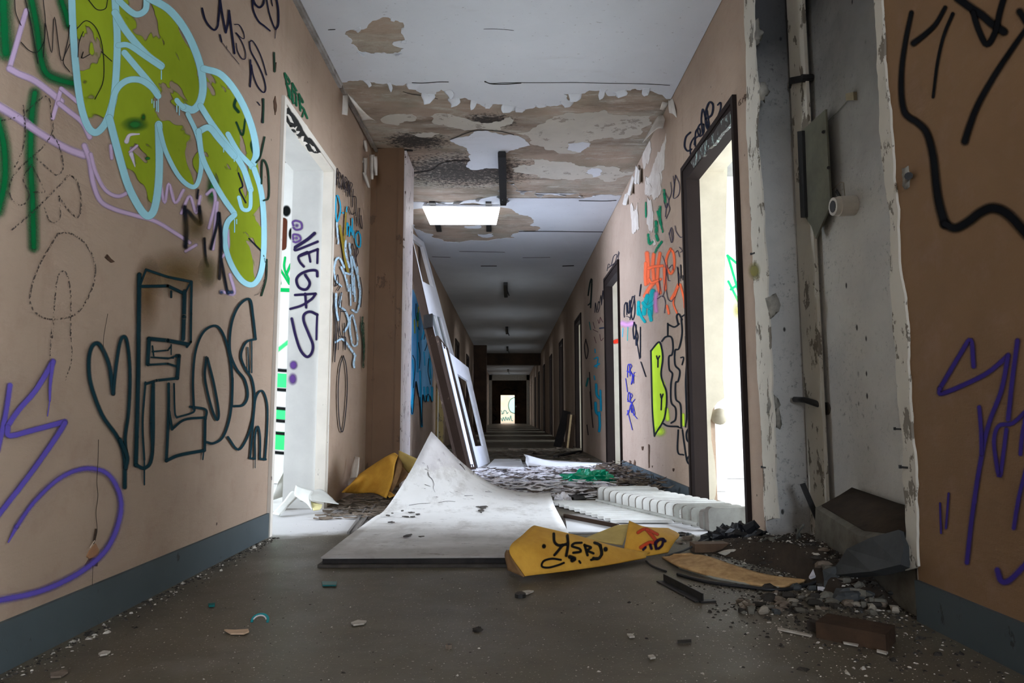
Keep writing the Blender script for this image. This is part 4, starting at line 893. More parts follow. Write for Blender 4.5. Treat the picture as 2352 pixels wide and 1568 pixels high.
def mat_doorskin():
    t = NT('worn_white_door_skin').world()
    c = t.mix(t.ramp(t.noise(1.5, 5, .6), (.35, 0.), (.7, 1.)), srgb(218, 216, 213), srgb(200, 197, 193))
    gx = t.n('ShaderNodeSeparateXYZ'); t.l(t.P, gx.inputs[0])
    n = t.noise(5, 6, .72, t.scale(1.4, .8, 1)); c = t.mix(t.ramp(n, (.5, 0.), (.72, .6)), c, srgb(128, 118, 108))
    n2 = t.noise(16, 5, .75, t.scale(.6, 1.8, 1)); c = t.mix(t.ramp(n2, (.62, 0.), (.66, .8)), c, srgb(96, 88, 80))
    yy = t.math('ADD', gx.outputs[1], t.math('MULTIPLY', t.math('SUBTRACT', t.noise(4, 5, .65, t.scale(.6, 1.6, 1)), .5), 1.6))
    c = t.mix(t.ramp(t.math('MULTIPLY', yy, .2), (.54, .62), (.72, 0.)), c, srgb(122, 112, 102))  # stained front half, also darkened for the weaker light there
    z = t.math('ADD', gx.outputs[2], t.math('MULTIPLY', t.math('SUBTRACT', t.noise(6, 4, .6), .5), .35))
    c = t.mix(t.ramp(z, (.25, 0.), (.275, .55)), c, srgb(176, 170, 172))
    t.bump(n2, .25, .004); return t.fin(c, .55, .35)
obj('skin', MB().sheet(surf(C0, 6, 5), .006), mat_doorskin(), door, True, 'white skin with dirt and chipped paint')
M_LAM = mat_plain('weathered_laminate', srgb(74, 68, 62), srgb(46, 42, 40), 14, .8, .25, .4)
M_LAM2 = mat_plain('dark_laminate', srgb(48, 44, 42), srgb(30, 28, 28), 14, .8, .25, .4)
obj('core_board', MB().box(-.712, .262, 2.685, 3.9, .013, .030), M_LAM2, door)
obj('bottom_board', MB().box(-.725, .265, 2.664, 3.95, .001, .012), M_LAM, door)
dk = M_HOLE
def chip(parent, s, mat=M_LAM, name='chip', z=.0475, crop=(3.675, 700, 960), th=.004):
    q = [F(u, v, z) for u, v in pts(s, *crop)]; P = rag([(p.x, p.y) for p in q], .2, .02, random.Random(len(s)))
    return obj(name, MB().prism([(x, y, z - .001) for x, y in P], (0, 0, th)), mat, parent)
# torn notch and chips on the skin
chip(door, '1440,742 1480,748 1520,738 1505,770 1494,800 1478,760', M_LAM, 'torn_notch')
for s in ('690,818 720,822 700,828', '735,800 750,803 738,806', '820,778 835,782 824,786', '870,795 900,792 930,797 890,802', '935,812 965,808 950,818', '740,872 760,880 735,884 700,880', '820,830 850,828 880,835', '890,832 930,830 915,838', '960,1000 1010,998 980,1004', '830,1000 870,985 900,980 880,1000'):
    chip(door, s)
bv = MB().sheet(surf(C0, 6, 5), .006).bvh()
def on_bvh(b):
    def f(u, v, l):
        d = ray(u, v).normalized(); h = b.ray_cast(CAMP, d)
        p = h[0] if h[0] is not None else onY(u, v, 4.3)
        return p - d * (.0025 + l)
    return f
d = Decal(on_bvh(bv), 3.675, 700, 960); KC = paint(52, 46, 44, 'marker', .4)
for w, s in ((5, '1040,455 1050,490 1075,515 1090,555 1085,590 1100,625'), (4, '1015,560 1060,575'), (7, '1310,385 1335,410 1355,440'), (5, '1430,440 1420,475'), (4, '1350,655 1420,652'), (4, '1525,620 1580,625'), (3, '880,735 960,722 1060,716'), (3, '1130,712 1200,700 1270,703'), (3, '1035,400 1045,430')): d.line(KC, w, s, .4, w2=2)
d.done(door, 'dark cracks in the skin', 'crack')
# --- leaning frames
def quad(tl, tr, bl, br): return lambda s, t: (Vector(tl) * (1 - s) + Vector(tr) * s) * (1 - t) + (Vector(bl) * (1 - s) + Vector(br) * s) * t
def member(q, s0, s1, t0, t1, th, back=0.0):
    P = [q(s0, t0), q(s1, t0), q(s1, t1), q(s0, t1)]; n = (P[1] - P[0]).cross(P[3] - P[0]).normalized()
    if n.dot(CAMP - P[0]) < 0: n = -n
    return MB().prism([p - n * back for p in P], -n * th)
M_FRW = mat_flaky('white_frame_paint', srgb(222, 224, 230), srgb(160, 156, 152), 10, .70, .5, .35)
M_BRT = mat_flaky('brown_weathered_timber', srgb(52, 40, 32), srgb(84, 70, 58), 18, .64, .85, .08)
M_GLASS = NT('dusty_glass'); _g = M_GLASS; _g.b.inputs['Transmission Weight'].default_value = .75; M_GLASS = _g.fin(srgb(196, 214, 220), .28, .5)
f2 = thing('window_sash', 'small white window sash with an open hole leaning before the tall frame', 'window frame', (-.3, 7.9, 0))
q2 = quad(onY(1032, 809, 7.62), onY(1076, 844, 8.2), (*F(1098, 1074)[:2], .0), (*F(1126, 1062)[:2], .0))
for nm, a in (('stile', (0, .17, 0, 1)), ('stile', (.76, 1, 0, 1)), ('rail', (.17, .76, 0, .17)), ('rail', (.17, .76, .82, 1))): obj(nm, member(q2, *a, .025), M_FRW, f2)
obj('edge_strip', member(q2, -.10, -.01, -.01, 1, .05, .004), M_BLACK, f2, label='black seal strip')
f1 = thing('door_frame_tall', 'tall white door frame with brown edge leaning from floor to ceiling', 'door frame', (-.5, 8.1, 0))
q1 = quad(onY(938, 528, 7.7), onY(974, 556, 8.7), (-.50, 7.55, .0), (-.33, 8.55, .0))
for nm, a in (('stile', (0, .16, 0, 1)), ('stile', (.80, 1, 0, .58)), ('rail', (.16, .80, 0, .03)), ('rail', (.16, .95, .22, .36)), ('rail', (.16, .80, .56, .62))): obj(nm, member(q1, *a, .04), M_FRW, f1)
obj('stile', member(q1, .93, 1, .58, 1, .04), M_BRT, f1)
obj('pane', member(q1, .16, .80, .36, .56, .006, .015), M_GLASS, f1)
obj('glazing_bar', member(q1, .44, .52, .36, .56, .03), M_FRW, f1)
# brown jamb whose broad side shows
def jamb(a0, a1, b0, b1, th, m, nm, root, lab=None):
    P = [Vector(a0), Vector(a1), Vector(b1), Vector(b0)]; n = (P[1] - P[0]).cross(P[3] - P[0]).normalized() * th
    return obj(nm, MB().prism(P, n), m, root, label=lab)
jamb(onY(928, 560, 7.66), onY(944, 545, 7.64), (-.575, 7.52, 0), (-.505, 7.5, 0), .03, M_BRT, 'jamb', f1, 'bare brown timber edge')
f3 = thing('window_sash', 'narrow dark framed sash wedged behind the small white one', 'window frame', (-.4, 7.7, 0))
q3 = quad(onY(1006, 770, 7.36), onY(1029, 800, 7.50), (*F(1080, 1079)[:2], .0), (*F(1094, 1077)[:2], .0))
for nm, a in (('stile', (0, .2, 0, 1)), ('stile', (.8, 1, 0, 1)), ('rail', (.2, .8, 0, .04)), ('rail', (.2, .8, .96, 1))): obj(nm, member(q3, *a, .04), M_BRT, f3)
obj('glazing_strip', member(q3, .28, .42, .02, .98, .02), M_FRW, f3); obj('glazing_strip', member(q3, .62, .74, .02, .98, .02), M_FRW, f3)
f4 = thing('timber_post', 'rough brown timber post leaning on the wall below the tall frame', 'timber', (-.55, 7.4, 0))
pa, pb = onY(982, 735, 7.15), Vector((*F(1064, 1086)[:2], .06))
obj('post', MB().bar(pa, pb, .045, .075, (1, 0, 0)), M_BRT, f4); obj('broken_end', MB().obox(onY(984, 738, 7.12), Vector((.045, 0, .01)), Vector((0, .05, 0)), Vector((0, .01, .07))), M_BLACK, f4)
# --- yellow sheets
M_YEL = mat_plain('yellow_linoleum', srgb(222, 170, 66), srgb(200, 146, 52), 9, .75, .25, .5, 0, 45)
M_YPAL = mat_plain('pale_yellow_backing', srgb(206, 182, 112), srgb(186, 160, 92), 9, .8, .25, .4, 0, 45)
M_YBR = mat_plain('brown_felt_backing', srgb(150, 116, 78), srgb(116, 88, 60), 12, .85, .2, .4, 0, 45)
def G(rows): return [[onY(u, v, y) for u, v, y in r] for r in rows]
def yz(u, v): return F(u, v).y
ys = thing('yellow_sheet', 'crumpled yellow sheet with black letters at the front of the door panel', 'linoleum', tuple(F(1350, 1300)))
ya = G([[(1206, 1322, 2.44), (1290, 1312, 2.49), (1390, 1297, 2.6), (1484, 1279, 2.74)],
        [(1170, 1262, 2.48), (1275, 1268, 2.52), (1380, 1272, 2.64), (1486, 1273, 2.76)],
        [(1200, 1228, 2.60), (1300, 1236, 2.62), (1395, 1255, 2.7), (1488, 1269, 2.78)],
        [(1228, 1206, 2.72), (1330, 1230, 2.74), (1420, 1256, 2.77), (1492, 1268, 2.80)],
        [(1240, 1226, 2.84), (1345, 1245, 2.84), (1440, 1264, 2.85), (1496, 1266, 2.84)]])
yam = MB().sheet(surf(ya, 6, 6), .006); yab = yam.bvh()
obj('front_fold', yam, M_YEL, ys, True)
obj('end_fold', MB().sheet(surf(G([[(1163, 1262, 2.56), (1159, 1276, 2.54), (1166, 1309, 2.50)], [(1168, 1264, 2.50), (1182, 1293, 2.47), (1203, 1325, 2.44)]]), 4, 5), .008), M_YBR, ys, True, 'brown backing at the folded end')
obj('end_fold', MB().sheet(surf(G([[(1166, 1268, 2.62), (1163, 1285, 2.6), (1170, 1309, 2.58)], [(1180, 1268, 2.57), (1186, 1290, 2.55), (1192, 1314, 2.5)]]), 4, 5), .006), M_YPAL, ys, True)
yc = G([[(1433, 1263, 2.84), (1480, 1276, 2.80), (1535, 1266, 2.84)], [(1437, 1240, 2.86), (1490, 1250, 2.82), (1552, 1240, 2.92)], [(1441, 1215, 2.90), (1488, 1226, 2.86), (1560, 1226, 3.0)], [(1445, 1195, 2.95), (1482, 1209, 2.92), (1535, 1212, 3.06)]])
ycm = MB().sheet(surf(yc, 6, 6), .006); ycb = ycm.bvh()
obj('raised_flap', ycm, M_YEL, ys, True)
obj('back_fold', MB().sheet(surf(G([[(1340, 1236, 2.9), (1390, 1244, 2.9), (1430, 1250, 2.9)], [(1360, 1228, 3.0), (1400, 1226, 3.0), (1440, 1222, 3.0)], [(1405, 1210, 3.08), (1420, 1205, 3.1), (1444, 1203, 3.1)]]), 5, 5), .005), M_YPAL, ys, True, 'paler yellow backing')
YK = paint(26, 24, 22, 'spray', .5); cY = (3.675, 1140, 1020)
d = Decal(on_bvh(yab), *cY)
for w, s in ((24, '485,755 490,820 520,850 560,850 600,840'), (24, '600,770 605,850 590,940'), (22, '560,850 520,900 490,935'), (20, '720,830 660,835 640,860 700,880 710,905 650,915'), (22, '745,850 760,900 770,935'), (20, '745,850 800,870 770,895 820,920'), (24, '830,830 870,850 890,920 860,965 820,960'), (22, '880,850 890,930'), (18, '545,975 470,965 400,985 385,1030 440,1040 520,1020 570,1000'), (34, '620,950 660,965 640,980'), (18, '700,985 710,1000'), (20, '800,975 850,960')): d.line(YK, w, s, .3)
d.blob(YK, 402, 860, 22, 24, .6).blob(YK, 922, 885, 24, 26, .6)
d.done(ys, 'black sprayed letters')
d = Decal(on_bvh(ycb), *cY); RD_ = paint(196, 74, 44); PV = paint(40, 26, 52)
d.line(RD_, 26, '1195,745 1260,715 1360,760', .4).line(RD_, 30, '1270,720 1330,790 1350,830 1290,830 1220,870', .4)
for w, s in ((20, '1240,890 1260,870'), (24, '1310,880 1300,850'), (26, '1350,880 1345,830 1390,800 1425,815'), (22, '1370,880 1400,850 1410,800')): d.line(PV, w, s, .4)
d.done(ys, 'red and purple sprayed marks')
y2 = thing('yellow_sheet', 'rolled yellow sheet against the brown pilaster', 'linoleum', tuple(F(850, 1133)))
obj('outer_roll', MB().sheet(surf(G([[(786, 1131, 4.62), (822, 1133, 4.9), (856, 1131, 4.82), (886, 1143, 4.62)], [(806, 1110, 4.74), (842, 1098, 4.9), (876, 1094, 4.86), (899, 1108, 4.72)], [(826, 1088, 4.96), (860, 1066, 5.02), (890, 1052, 4.92), (906, 1070, 4.82)], [(840, 1080, 5.15), (872, 1058, 5.2), (902, 1040, 5.1), (914, 1044, 5.0)]]), 6, 6), .006), M_YEL, y2, True)
obj('inner_fold', MB().sheet(surf(G([[(886, 1128, 4.78), (893, 1140, 4.7)], [(904, 1098, 4.86), (908, 1118, 4.84)], [(912, 1066, 4.94), (922, 1080, 4.95)], [(919, 1040, 5.04), (930, 1050, 5.05)]]), 5, 4), .006), M_YBR, y2, True, 'brown felt inner side')
obj('corner_flap', MB().sheet(surf(G([[(917, 1034, 4.98), (938, 1044, 4.94), (960, 1054, 4.92)], [(917, 1050, 5.0), (934, 1066, 4.98), (950, 1074, 4.95)], [(925, 1068, 5.06), (936, 1082, 5.04), (944, 1090, 5.02)]]), 5, 5), .005), M_YPAL, y2, True)
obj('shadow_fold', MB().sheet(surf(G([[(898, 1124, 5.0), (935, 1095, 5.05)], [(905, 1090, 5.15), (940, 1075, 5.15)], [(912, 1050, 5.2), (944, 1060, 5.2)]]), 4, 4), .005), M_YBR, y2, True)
obj('torn_scrap', MB().sheet(surf(G([[(880, 1130, 4.75), (895, 1142, 4.6)], [(890, 1124, 4.8), (908, 1137, 4.7)]]), 3, 3), .004), M_YEL, y2, True)
# --- curled white vinyl at the pale door
M_VIN = mat_plain('white_vinyl', srgb(204, 204, 198), srgb(186, 184, 176), 5, .6, .25, .1)
v1 = thing('curled_vinyl', 'curled white vinyl offcut on the threshold of the pale door', 'vinyl', tuple(F(700, 1170)))
obj('strip', MB().sheet(surf(G([[(625, 1179, 3.98), (642, 1183, 3.93)], [(650, 1152, 4.08), (668, 1156, 4.06)], [(672, 1127, 4.2), (694, 1134, 4.16)], [(690, 1150, 4.3), (708, 1152, 4.25)]]), 6, 4), .004), M_VIN, v1, True)
obj('twist', MB().sheet(surf(G([[(680, 1115, 4.2), (695, 1121, 4.17), (720, 1128, 4.1)], [(677, 1136, 4.14), (694, 1140, 4.1), (712, 1146, 4.02)], [(690, 1146, 4.1), (704, 1156, 4.03), (718, 1172, 3.96)]]), 6, 5), .004), M_VIN, v1, True)
obj('cone', MB().sheet(surf(G([[(716, 1128, 4.12), (738, 1125, 4.2), (762, 1144, 4.26)], [(711, 1140, 4.04), (742, 1143, 4.08), (770, 1153, 4.16)], [(713, 1150, 4.0), (745, 1154, 4.03), (778, 1158, 4.08)]]), 6, 6), .004), M_VIN, v1, True)
obj('under_flap', MB().sheet(surf(G([[(714, 1152, 4.03), (740, 1160, 4.03)], [(716, 1163, 4.0), (738, 1166, 3.98)], [(720, 1173, 3.95), (734, 1171, 3.95)]]), 4, 4), .004), mat_plain('yellowed_vinyl', srgb(214, 204, 150), srgb(196, 186, 130)), v1, True, 'yellowed underside')
v2 = solo('vinyl_sheet', MB().sheet(surf(G([[(618, 1150, 4.6), (650, 1140, 4.75)], [(632, 1120, 4.8), (655, 1100, 4.9)], [(652, 1085, 4.9), (668, 1062, 5.0)]]), 5, 4), .005), M_VIN, 'large white sheet bent against the inside of the pale door reveal', 'vinyl', None, True)
# --- white curled sheet farther down
w1 = thing('curled_white_sheet', 'bent white sheet lying across the floor in the light', 'panel', tuple(F(1310, 1073)))
wr = []
for x0, x1 in ((.20, .0),):
    for f_, zz in ((0, .004), (.10, .004), (.22, .055), (.4, .075), (.7, .05), (1.1, .02)):
        wr.append([(.24 - .02 * f_ - .06 * (zz > .05), 7.42 + f_, zz * 1.7), (.45, 7.42 + f_, zz * .95), (.75, 7.40 + f_, zz * .8), (1.08, 7.35 + f_, zz * .55)])
obj('top_layer', MB().sheet(surf([[(.20, 7.40, .012), (.45, 7.40, .008), (.75, 7.38, .008), (1.1, 7.32, .008)], [(.175, 7.42, .07), (.45, 7.42, .03), (.75, 7.40, .022), (1.1, 7.34, .012)], [(.18, 7.55, .115), (.45, 7.55, .055), (.75, 7.52, .035), (1.1, 7.45, .016)], [(.17, 7.85, .125), (.45, 7.85, .05), (.75, 7.8, .03), (1.08, 7.7, .014)], [(.3, 8.3, .04), (.5, 8.3, .03), (.75, 8.2, .02), (1.06, 8.1, .012)]], 6, 6), .006), M_DIRTYW, w1, True)
obj('bottom_layer', MB().sheet(surf([[(.22, 7.42, .010), (.6, 7.4, .007), (1.1, 7.33, .007)], [(.32, 8.2, .010), (.6, 8.2, .008), (1.06, 8.1, .007)]], 3, 3), .005), M_DIRTYW, w1, True)
solo('white_board', MB().prism([(*F(1116, 1076)[:2], .004), (*F(1205, 1078)[:2], .004), (*F(1196, 1056)[:2], .004), (*F(1136, 1056)[:2], .004)], (0, 0, .010)), M_DIRTYW, 'flat white board on the floor beside the small sash foot', 'panel')
# --- radiator
RA, RB = F(1372, 1158), F(1606, 1216); ax = (RB - RA).normalized(); M_RAD = mat_plain('white_radiator_enamel', srgb(222, 222, 218), srgb(196, 194, 188), 7, .45, .45, .08)
M_RADE = mat_plain('shaded_enamel_edge', srgb(120, 114, 106), srgb(96, 88, 80), 7, .6, .3, .1); M_RADS = mat_plain('shaded_enamel', srgb(168, 168, 160), srgb(136, 134, 126), 7, .5, .4, .1)  # edges darkened to draw the shade between the fins
rad = thing('radiator', 'white sectional radiator lying on its side by the dark door frame', 'radiator', tuple((RA + RB) / 2))
ex = Vector((1, .10, 0)).normalized(); ez = Vector((0, 0, 1))
def fin_poly(L, h, r, c0=0):
    P = []
    for cx, cz, a0 in ((L - r, r * .4, -90), (L - r, h - r, 0), (r, h - r, 90), (r * .5, r * .4, 180)):
        rr_ = r if cz > h / 2 else r * .4
        for k in range(4): a = math.radians(a0 + 30 * k); P.append((cx + math.cos(a) * rr_, cz + math.sin(a) * rr_))
    return P
def plate(o, L, h, th, slot=None, lean=0):
    n = ax; out = fin_poly(L, h, .026); up = (ez + ax * lean).normalized()
    f = lambda p, k: o + ex * p[0] + up * p[1] + n * k
    m = MB()
    if not slot:
        m.prism([f(p, 0) for p in out], n * th); q = len(out); m.m = [0] * (len(m.f) - q) + [1] * q; return m
    x0, x1, z0, z1 = slot; hole = [(x0 + .008, z0), (x1 - .008, z0), (x1, z0 + .008), (x1, z1 - .008), (x1 - .008, z1), (x0 + .008, z1), (x0, z1 - .008), (x0, z0 + .008)]
    loops = [[Vector((a, b, 0)) for a, b in out], [Vector((a, b, 0)) for a, b in hole]]; fl = out + hole; N = len(fl); tr = tessellate_polygon(loops)
    fs = [tuple(t) for t in tr] + [tuple(i + N for i in reversed(t)) for t in tr]; b = 0
    for Lp in (out, hole):
        k = len(Lp); fs += [(b + i, b + (i + 1) % k, N + b + (i + 1) % k, N + b + i) for i in range(k)]; b += k
    m.add([f(p, 0) for p in fl] + [f(p, th) for p in fl], fs); m.m = [0] * (2 * len(tr)) + [1] * (len(fs) - 2 * len(tr)); return m
NF = 15
for i in range(NF):
    t = i / (NF - 1); o = RA.lerp(RB, t) + Vector((0, 0, .004))
    big = i in (0, 1, 2, 10, 11)
    L = .36 - .02 * t if i < 11 else .33; h = .098 + (.012 if i < 2 else 0)
    if i in (0, 1): slot = None
    elif i == 2: slot = (.06, .28, .035, .068)
    elif i == 10: slot = (.05, .24, .03, .078)
    elif i == 11: slot = (.03, .10, .02, .07)
    else: slot = None
    fo = obj('fin', plate(o, L, h, .012 if i < 14 else .03, slot, .0), [M_RAD if i < 11 else M_RADS, M_RADE], rad)  # near fins get a greyer enamel for the shadow they lie in
    # tube hub on the long end and the neck toward the next section
    if i < NF - 1: o2 = RA.lerp(RB, (i + 1) / (NF - 1)); obj('nipple', MB().tube([o + ex * -.004 + ez * .022, o2 + ex * -.004 + ez * .026], .011, 8), M_RADS, fo)
    if i < 12:
        e0, e1 = F(1284, 1165), F(1432, 1210); tt = (o.y - e0.y) / (e1.y - e0.y); ln = max(.06, o.x - (e0.x + (e1.x - e0.x) * tt)); obj('column', MB().bar(o + ex * -.01 + ez * .010, o + Vector((-ln, 0, .010)), .058, .016), M_RAD, fo)
obj('end_plate', plate(RB + ax * .035 + ex * .02, .30, .112, .014), [M_RADS, M_RADE], rad); obj('end_flange', plate(RB + ax * .03 + ex * .01, .045, .118, .03), [M_RADS, M_RADE], rad)
solo('white_board', MB().prism([(*F(1297, 1184)[:2], .002), (*F(1422, 1207)[:2], .002), (*F(1410, 1226)[:2], .002), (*F(1303, 1226)[:2], .002)], (0, 0, .008)), M_DIRTYW, 'flat white board between the door panel and the radiator', 'panel')
solo('edge_batten', MB().bar(F(1296, 1184, .022), F(1420, 1208, .022), .012, .02), M_BRT, 'thin dark edged batten on the white board beside the radiator', 'batten')
# --- green bag
def lump(cx, cy, rx, ry, rz, seed, n1=26, n2=12, fr=3.2, amp=.5):
    m = MB(); vs = []; 
    for i in range(n2 + 1):
        ph = math.pi / 2 * i / n2
        for j in range(n1):
            th = 2 * math.pi * j / n1; p = Vector((math.cos(th) * math.cos(ph), math.sin(th) * math.cos(ph), math.sin(ph)))
            w = noise.noise(p * fr + Vector((seed, seed * 2, 0))); w2 = noise.noise(p * fr * 2.7 + Vector((seed * 3, 0, 1)))
            k = 1 + amp * w + amp * .5 * w2; vs.append((cx + p.x * rx * k, cy + p.y * ry * k, max(.001, p.z * rz * (1 + amp * 1.4 * w2 + amp * w))))
    fs = [(i * n1 + j, i * n1 + (j + 1) % n1, (i + 1) * n1 + (j + 1) % n1, (i + 1) * n1 + j) for i in range(n2) for j in range(n1)]
    fs.append(tuple(reversed(range(n1)))); return m.add(vs, fs)
bagm = NT('green_plastic'); bagm.bump(bagm.noise(22, 4, .6), .6, .02); bagm.b.inputs['Transmission Weight'].default_value = .15; bagm = bagm.fin(srgb(0, 160, 118), .22, .55)
bag = thing('plastic_bag', 'crumpled bright green plastic bag lying on the flakes', 'bag', (.68, 5.9, 0))
obj('bag_body', lump(.68, 5.92, .24, .20, .085, 4), bagm, bag, False)
obj('bag_handle', MB().tube([(.46, 5.8, .03), (.43, 5.78, .018), (.40, 5.8, .01)], [.02, .016, .006], 7), bagm, bag)
# --- chipboard strip, cable, bars
M_OSB = mat_plain('chipboard', srgb(200, 164, 116), srgb(160, 124, 82), 30, .8, .2, .35, 0, 90)
ob = [[F(1520, 1278, .006), F(1560, 1298, .02), F(1640, 1322, .012), F(1740, 1341, .010), F(1800, 1346, .008)], [F(1542, 1276, .02), F(1594, 1281, .035), F(1660, 1308, .028), F(1745, 1329, .014), F(1825, 1338, .012)], [F(1562, 1276, .03), F(1614, 1274, .045), F(1690, 1298, .035), F(1760, 1318, .022), F(1852, 1330, .014)]]
cb = thing('chipboard_strip', 'long bent strip of chipboard on the floor by the rubble', 'board', tuple(F(1650, 1310)))
obj('board', MB().sheet(surf(ob, 5, 6), .008), M_OSB, cb, True)
obj('pale_edge', MB().tube([F(1560, 1302, .008), F(1640, 1327, .005), F(1700, 1339, .004), F(1790, 1350, .004)], .005, 5), mat_plain('pale_split_edge', srgb(150, 148, 136)), cb)
def cable(name, P, r, mat, label, cat='cable', group=None):
    Q = [Vector(p) for p in crom([tuple(p) for p in P], 7)]
    return solo(name, MB().tube(Q, r, 7), mat, label, cat, group, True)
M_CAB = mat_plain('black_cable_rubber', srgb(20, 21, 24), srgb(32, 32, 34), 10, .5, .4, .1)
cable('cable', [F(1556, 1318, .006), F(1620, 1335, .006), F(1700, 1346, .006), F(1790, 1354, .006), F(1850, 1344, .008), F(1905, 1326, .03), F(1960, 1322, .03), F(2040, 1345, .012)], .006, M_CAB, 'black cable curving past the end of the chipboard strip')
cable('cable', [F(1484, 1288, .005), F(1500, 1300, .005), F(1530, 1312, .005)], .004, M_CAB, 'short black wire end near the yellow sheet')
cable('cable', [F(1740, 1212, .02), F(1720, 1206, .03), F(1690, 1210, .03), F(1640, 1232, .02), F(1570, 1264, .02), F(1530, 1276, .01)], .005, mat_plain('grey_cable', srgb(84, 84, 84)), 'grey wire running from the radiator to the yellow sheet')
rod0, rod1 = onY(1843, 1110, 2.9), F(1908, 1262, .03)
solo('metal_strip', MB().bar(rod0, rod1, .022, .006, (0, -1, .3)), M_BLACK, 'black metal strip leaning upright in the rubble', 'strip')
mt = thing('metal_angle', 'dark metal angle bar on the bare floor before the chipboard', 'bar', tuple(F(1560, 1355)))
a0, a1 = F(1517, 1334, .003), F(1606, 1381, .003)
obj('flange', MB().bar(a0, a1, .03, .004), M_BLACK, mt); obj('web', MB().bar(a0 + Vector((.012, 0, .012)), a1 + Vector((.012, 0, .012)), .004, .024), M_BLACK, mt); obj('end_tab', MB().bar(a1, a1 + Vector((.05, .01, 0)), .022, .005), M_BLACK, mt)
tr = thing('floor_track', 'pair of thin metal rails on the floor beside the door panel', 'track', tuple(F(835, 1200)))
for a, b in (((800, 1224), (840, 1168)), ((824, 1214), (862, 1160))): obj('rail', MB().bar(F(*a, .006), F(*b, .006), .012, .012), mat_plain('dull_rail_metal', srgb(120, 116, 112), None, 10, .5, .5), tr)
# --- ceiling lamp and rails
lamp = thing('ceiling_lamp', 'glaring white rectangular lamp panel between two black straps', 'lamp', (-.53, 7.54, H))
t = NT('lit_diffuser'); t.b.inputs['Emission Color'].default_value = (.94, .97, 1, 1); t.b.inputs['Emission Strength'].default_value = 4.0; M_EMI = t.fin(srgb(240, 240, 240), .5)
lp = [onZ(u, v, H - .05) for u, v in ((971, 478), (1148, 479), (1140, 516), (988, 516))]
obj('diffuser', MB().prism(lp, (0, 0, .02)), M_EMI, lamp); obj('housing', MB().prism([p + Vector((0, 0, .021)) for p in lp], (0, 0, .02)), M_FRW, lamp)
for (u0, v0), (u1, v1) in (((992, 464), (1009, 531)), ((1122, 464), (1123, 531))): obj('strap', MB().bar(onZ(u0, v0, H - .012), onZ(u1, v1, H - .012), .062, .016), M_BLACK, lamp)
rail_lab = ['black lamp rail on the bare ceiling near the damp patch', 'short black lamp rail on the white ceiling beyond the lit panel', 'black lamp rail in the gloom, third from the damp patch', 'black lamp rail in the gloom, fourth from the damp patch', 'black lamp rail in the gloom, fifth from the damp patch', 'black lamp rail above the dim far beam']
for i, (y0, y1) in enumerate(((5.62, 6.93), (11.4, 12.6), (17.3, 18.5), (22.4, 23.5), (28.0, 29.2), (34.0, 35.2))):
    r_ = thing('lamp_rail', rail_lab[i], 'lamp rail', (-.06, y0, H), 'lamp rails along the ceiling')
    obj('channel', MB().box(-.095, -.025, y0, y1, H - .05, H - .006), M_BLACK, r_); obj('end_cap', MB().box(-.09, -.03, y1, y1 + .02, H - .06, H - .006), M_BLACK, r_)
    obj('end_cap', MB().box(-.09, -.03, y0 - .02, y0, H - .06, H - .006), M_BLACK, r_)
    if i: obj('wire', MB().tube([(-.05, y0 - .01, H - .04), (-.03, y0 - .02, H - .16), (0, y0 - .02, H - .24)], .01, 5), M_BLACK, r_)
# --- fixtures in the recess
XN = NX - .001
def rx(u, v): return onX(u, v, XN)
hp = thing('meter_plate', 'greenish flat plate with a dark bar on the recess wall', 'plate', tuple(rx(1875, 400)))
M_PLT = mat_plain('greenish_cement_plate', srgb(112, 112, 98), srgb(92, 92, 82), 6, .85, .2, .2)
obj('plate', MB().prism([onX(u, v, NX - .037) for u, v in ((1846, 300), (1900, 251), (1912, 470), (1877, 548), (1868, 520), (1853, 498))], (-.008, 0, 0)), M_PLT, hp)
obj('hinge_bar', MB().prism([onX(u, v, NX - .042) for u, v in ((1839, 302), (1850, 300), (1857, 498), (1847, 500))], (-.016, 0, 0)), M_BLACK, hp)
for u, v in ((1891, 303), (1903, 385), (1845, 425), (1846, 478)): obj('screw', MB().tube([onX(u, v, NX - .044), onX(u, v, NX - .054)], .007, 7), M_BLACK, hp)
M_CER = mat_plain('white_ceramic', srgb(206, 200, 188), srgb(184, 178, 166), 5, .4, .4, .05)
lh = thing('lamp_holder', 'round white ceramic lamp holder with a wire on the recess wall', 'lamp holder', tuple(rx(1950, 470)))
c_ = rx(1962, 472); a_ = Vector((-.085, 0, -.004))
obj('body', MB().tube([c_, c_ + a_ * .75, c_ + a_ * .76, c_ + a_], [.040, .040, .036, .036], 18), M_CER, lh, False); obj('socket', MB().tube([c_ + a_ * 1.005, c_ + a_ * 1.02], .024, 14), M_BLACK, lh)
w_ = [rx(1944, 440), rx(1942, 420), rx(1915, 436), rx(1912, 442)]; w_ = [rx(1952, 452) + Vector((-.02, 0, 0)), rx(1949, 420) + Vector((-.02, 0, 0)), rx(1943, 418) + Vector((-.02, 0, 0)), rx(1914, 436) + Vector((-.004, 0, 0))]
obj('wire', MB().tube(w_, .0025, 5), mat_plain('pale_wire', srgb(150, 142, 128)), lh); obj('bracket', MB().bar(rx(1938, 438) + Vector((-.03, 0, 0)), rx(1946, 452) + Vector((-.03, 0, 0)), .006, .012), M_BLACK, lh)
sw = thing('junction_cap', 'small square yellowed cap high on the recess wall', 'cap', tuple(rx(1958, 222)))
obj('cap', MB().prism([rx(u, v) for u, v in ((1950, 215), (1968, 211), (1969, 230), (1951, 231))], (-.014, 0, 0)), mat_plain('yellowed_plastic', srgb(150, 138, 112)), sw); obj('wire', MB().tube([rx(1951, 230) + Vector((-.006, 0, 0)), rx(1925, 258) + Vector((-.004, 0, 0)), rx(1903, 278) + Vector((-.003, 0, 0))], .0015, 4), M_PLT, sw)
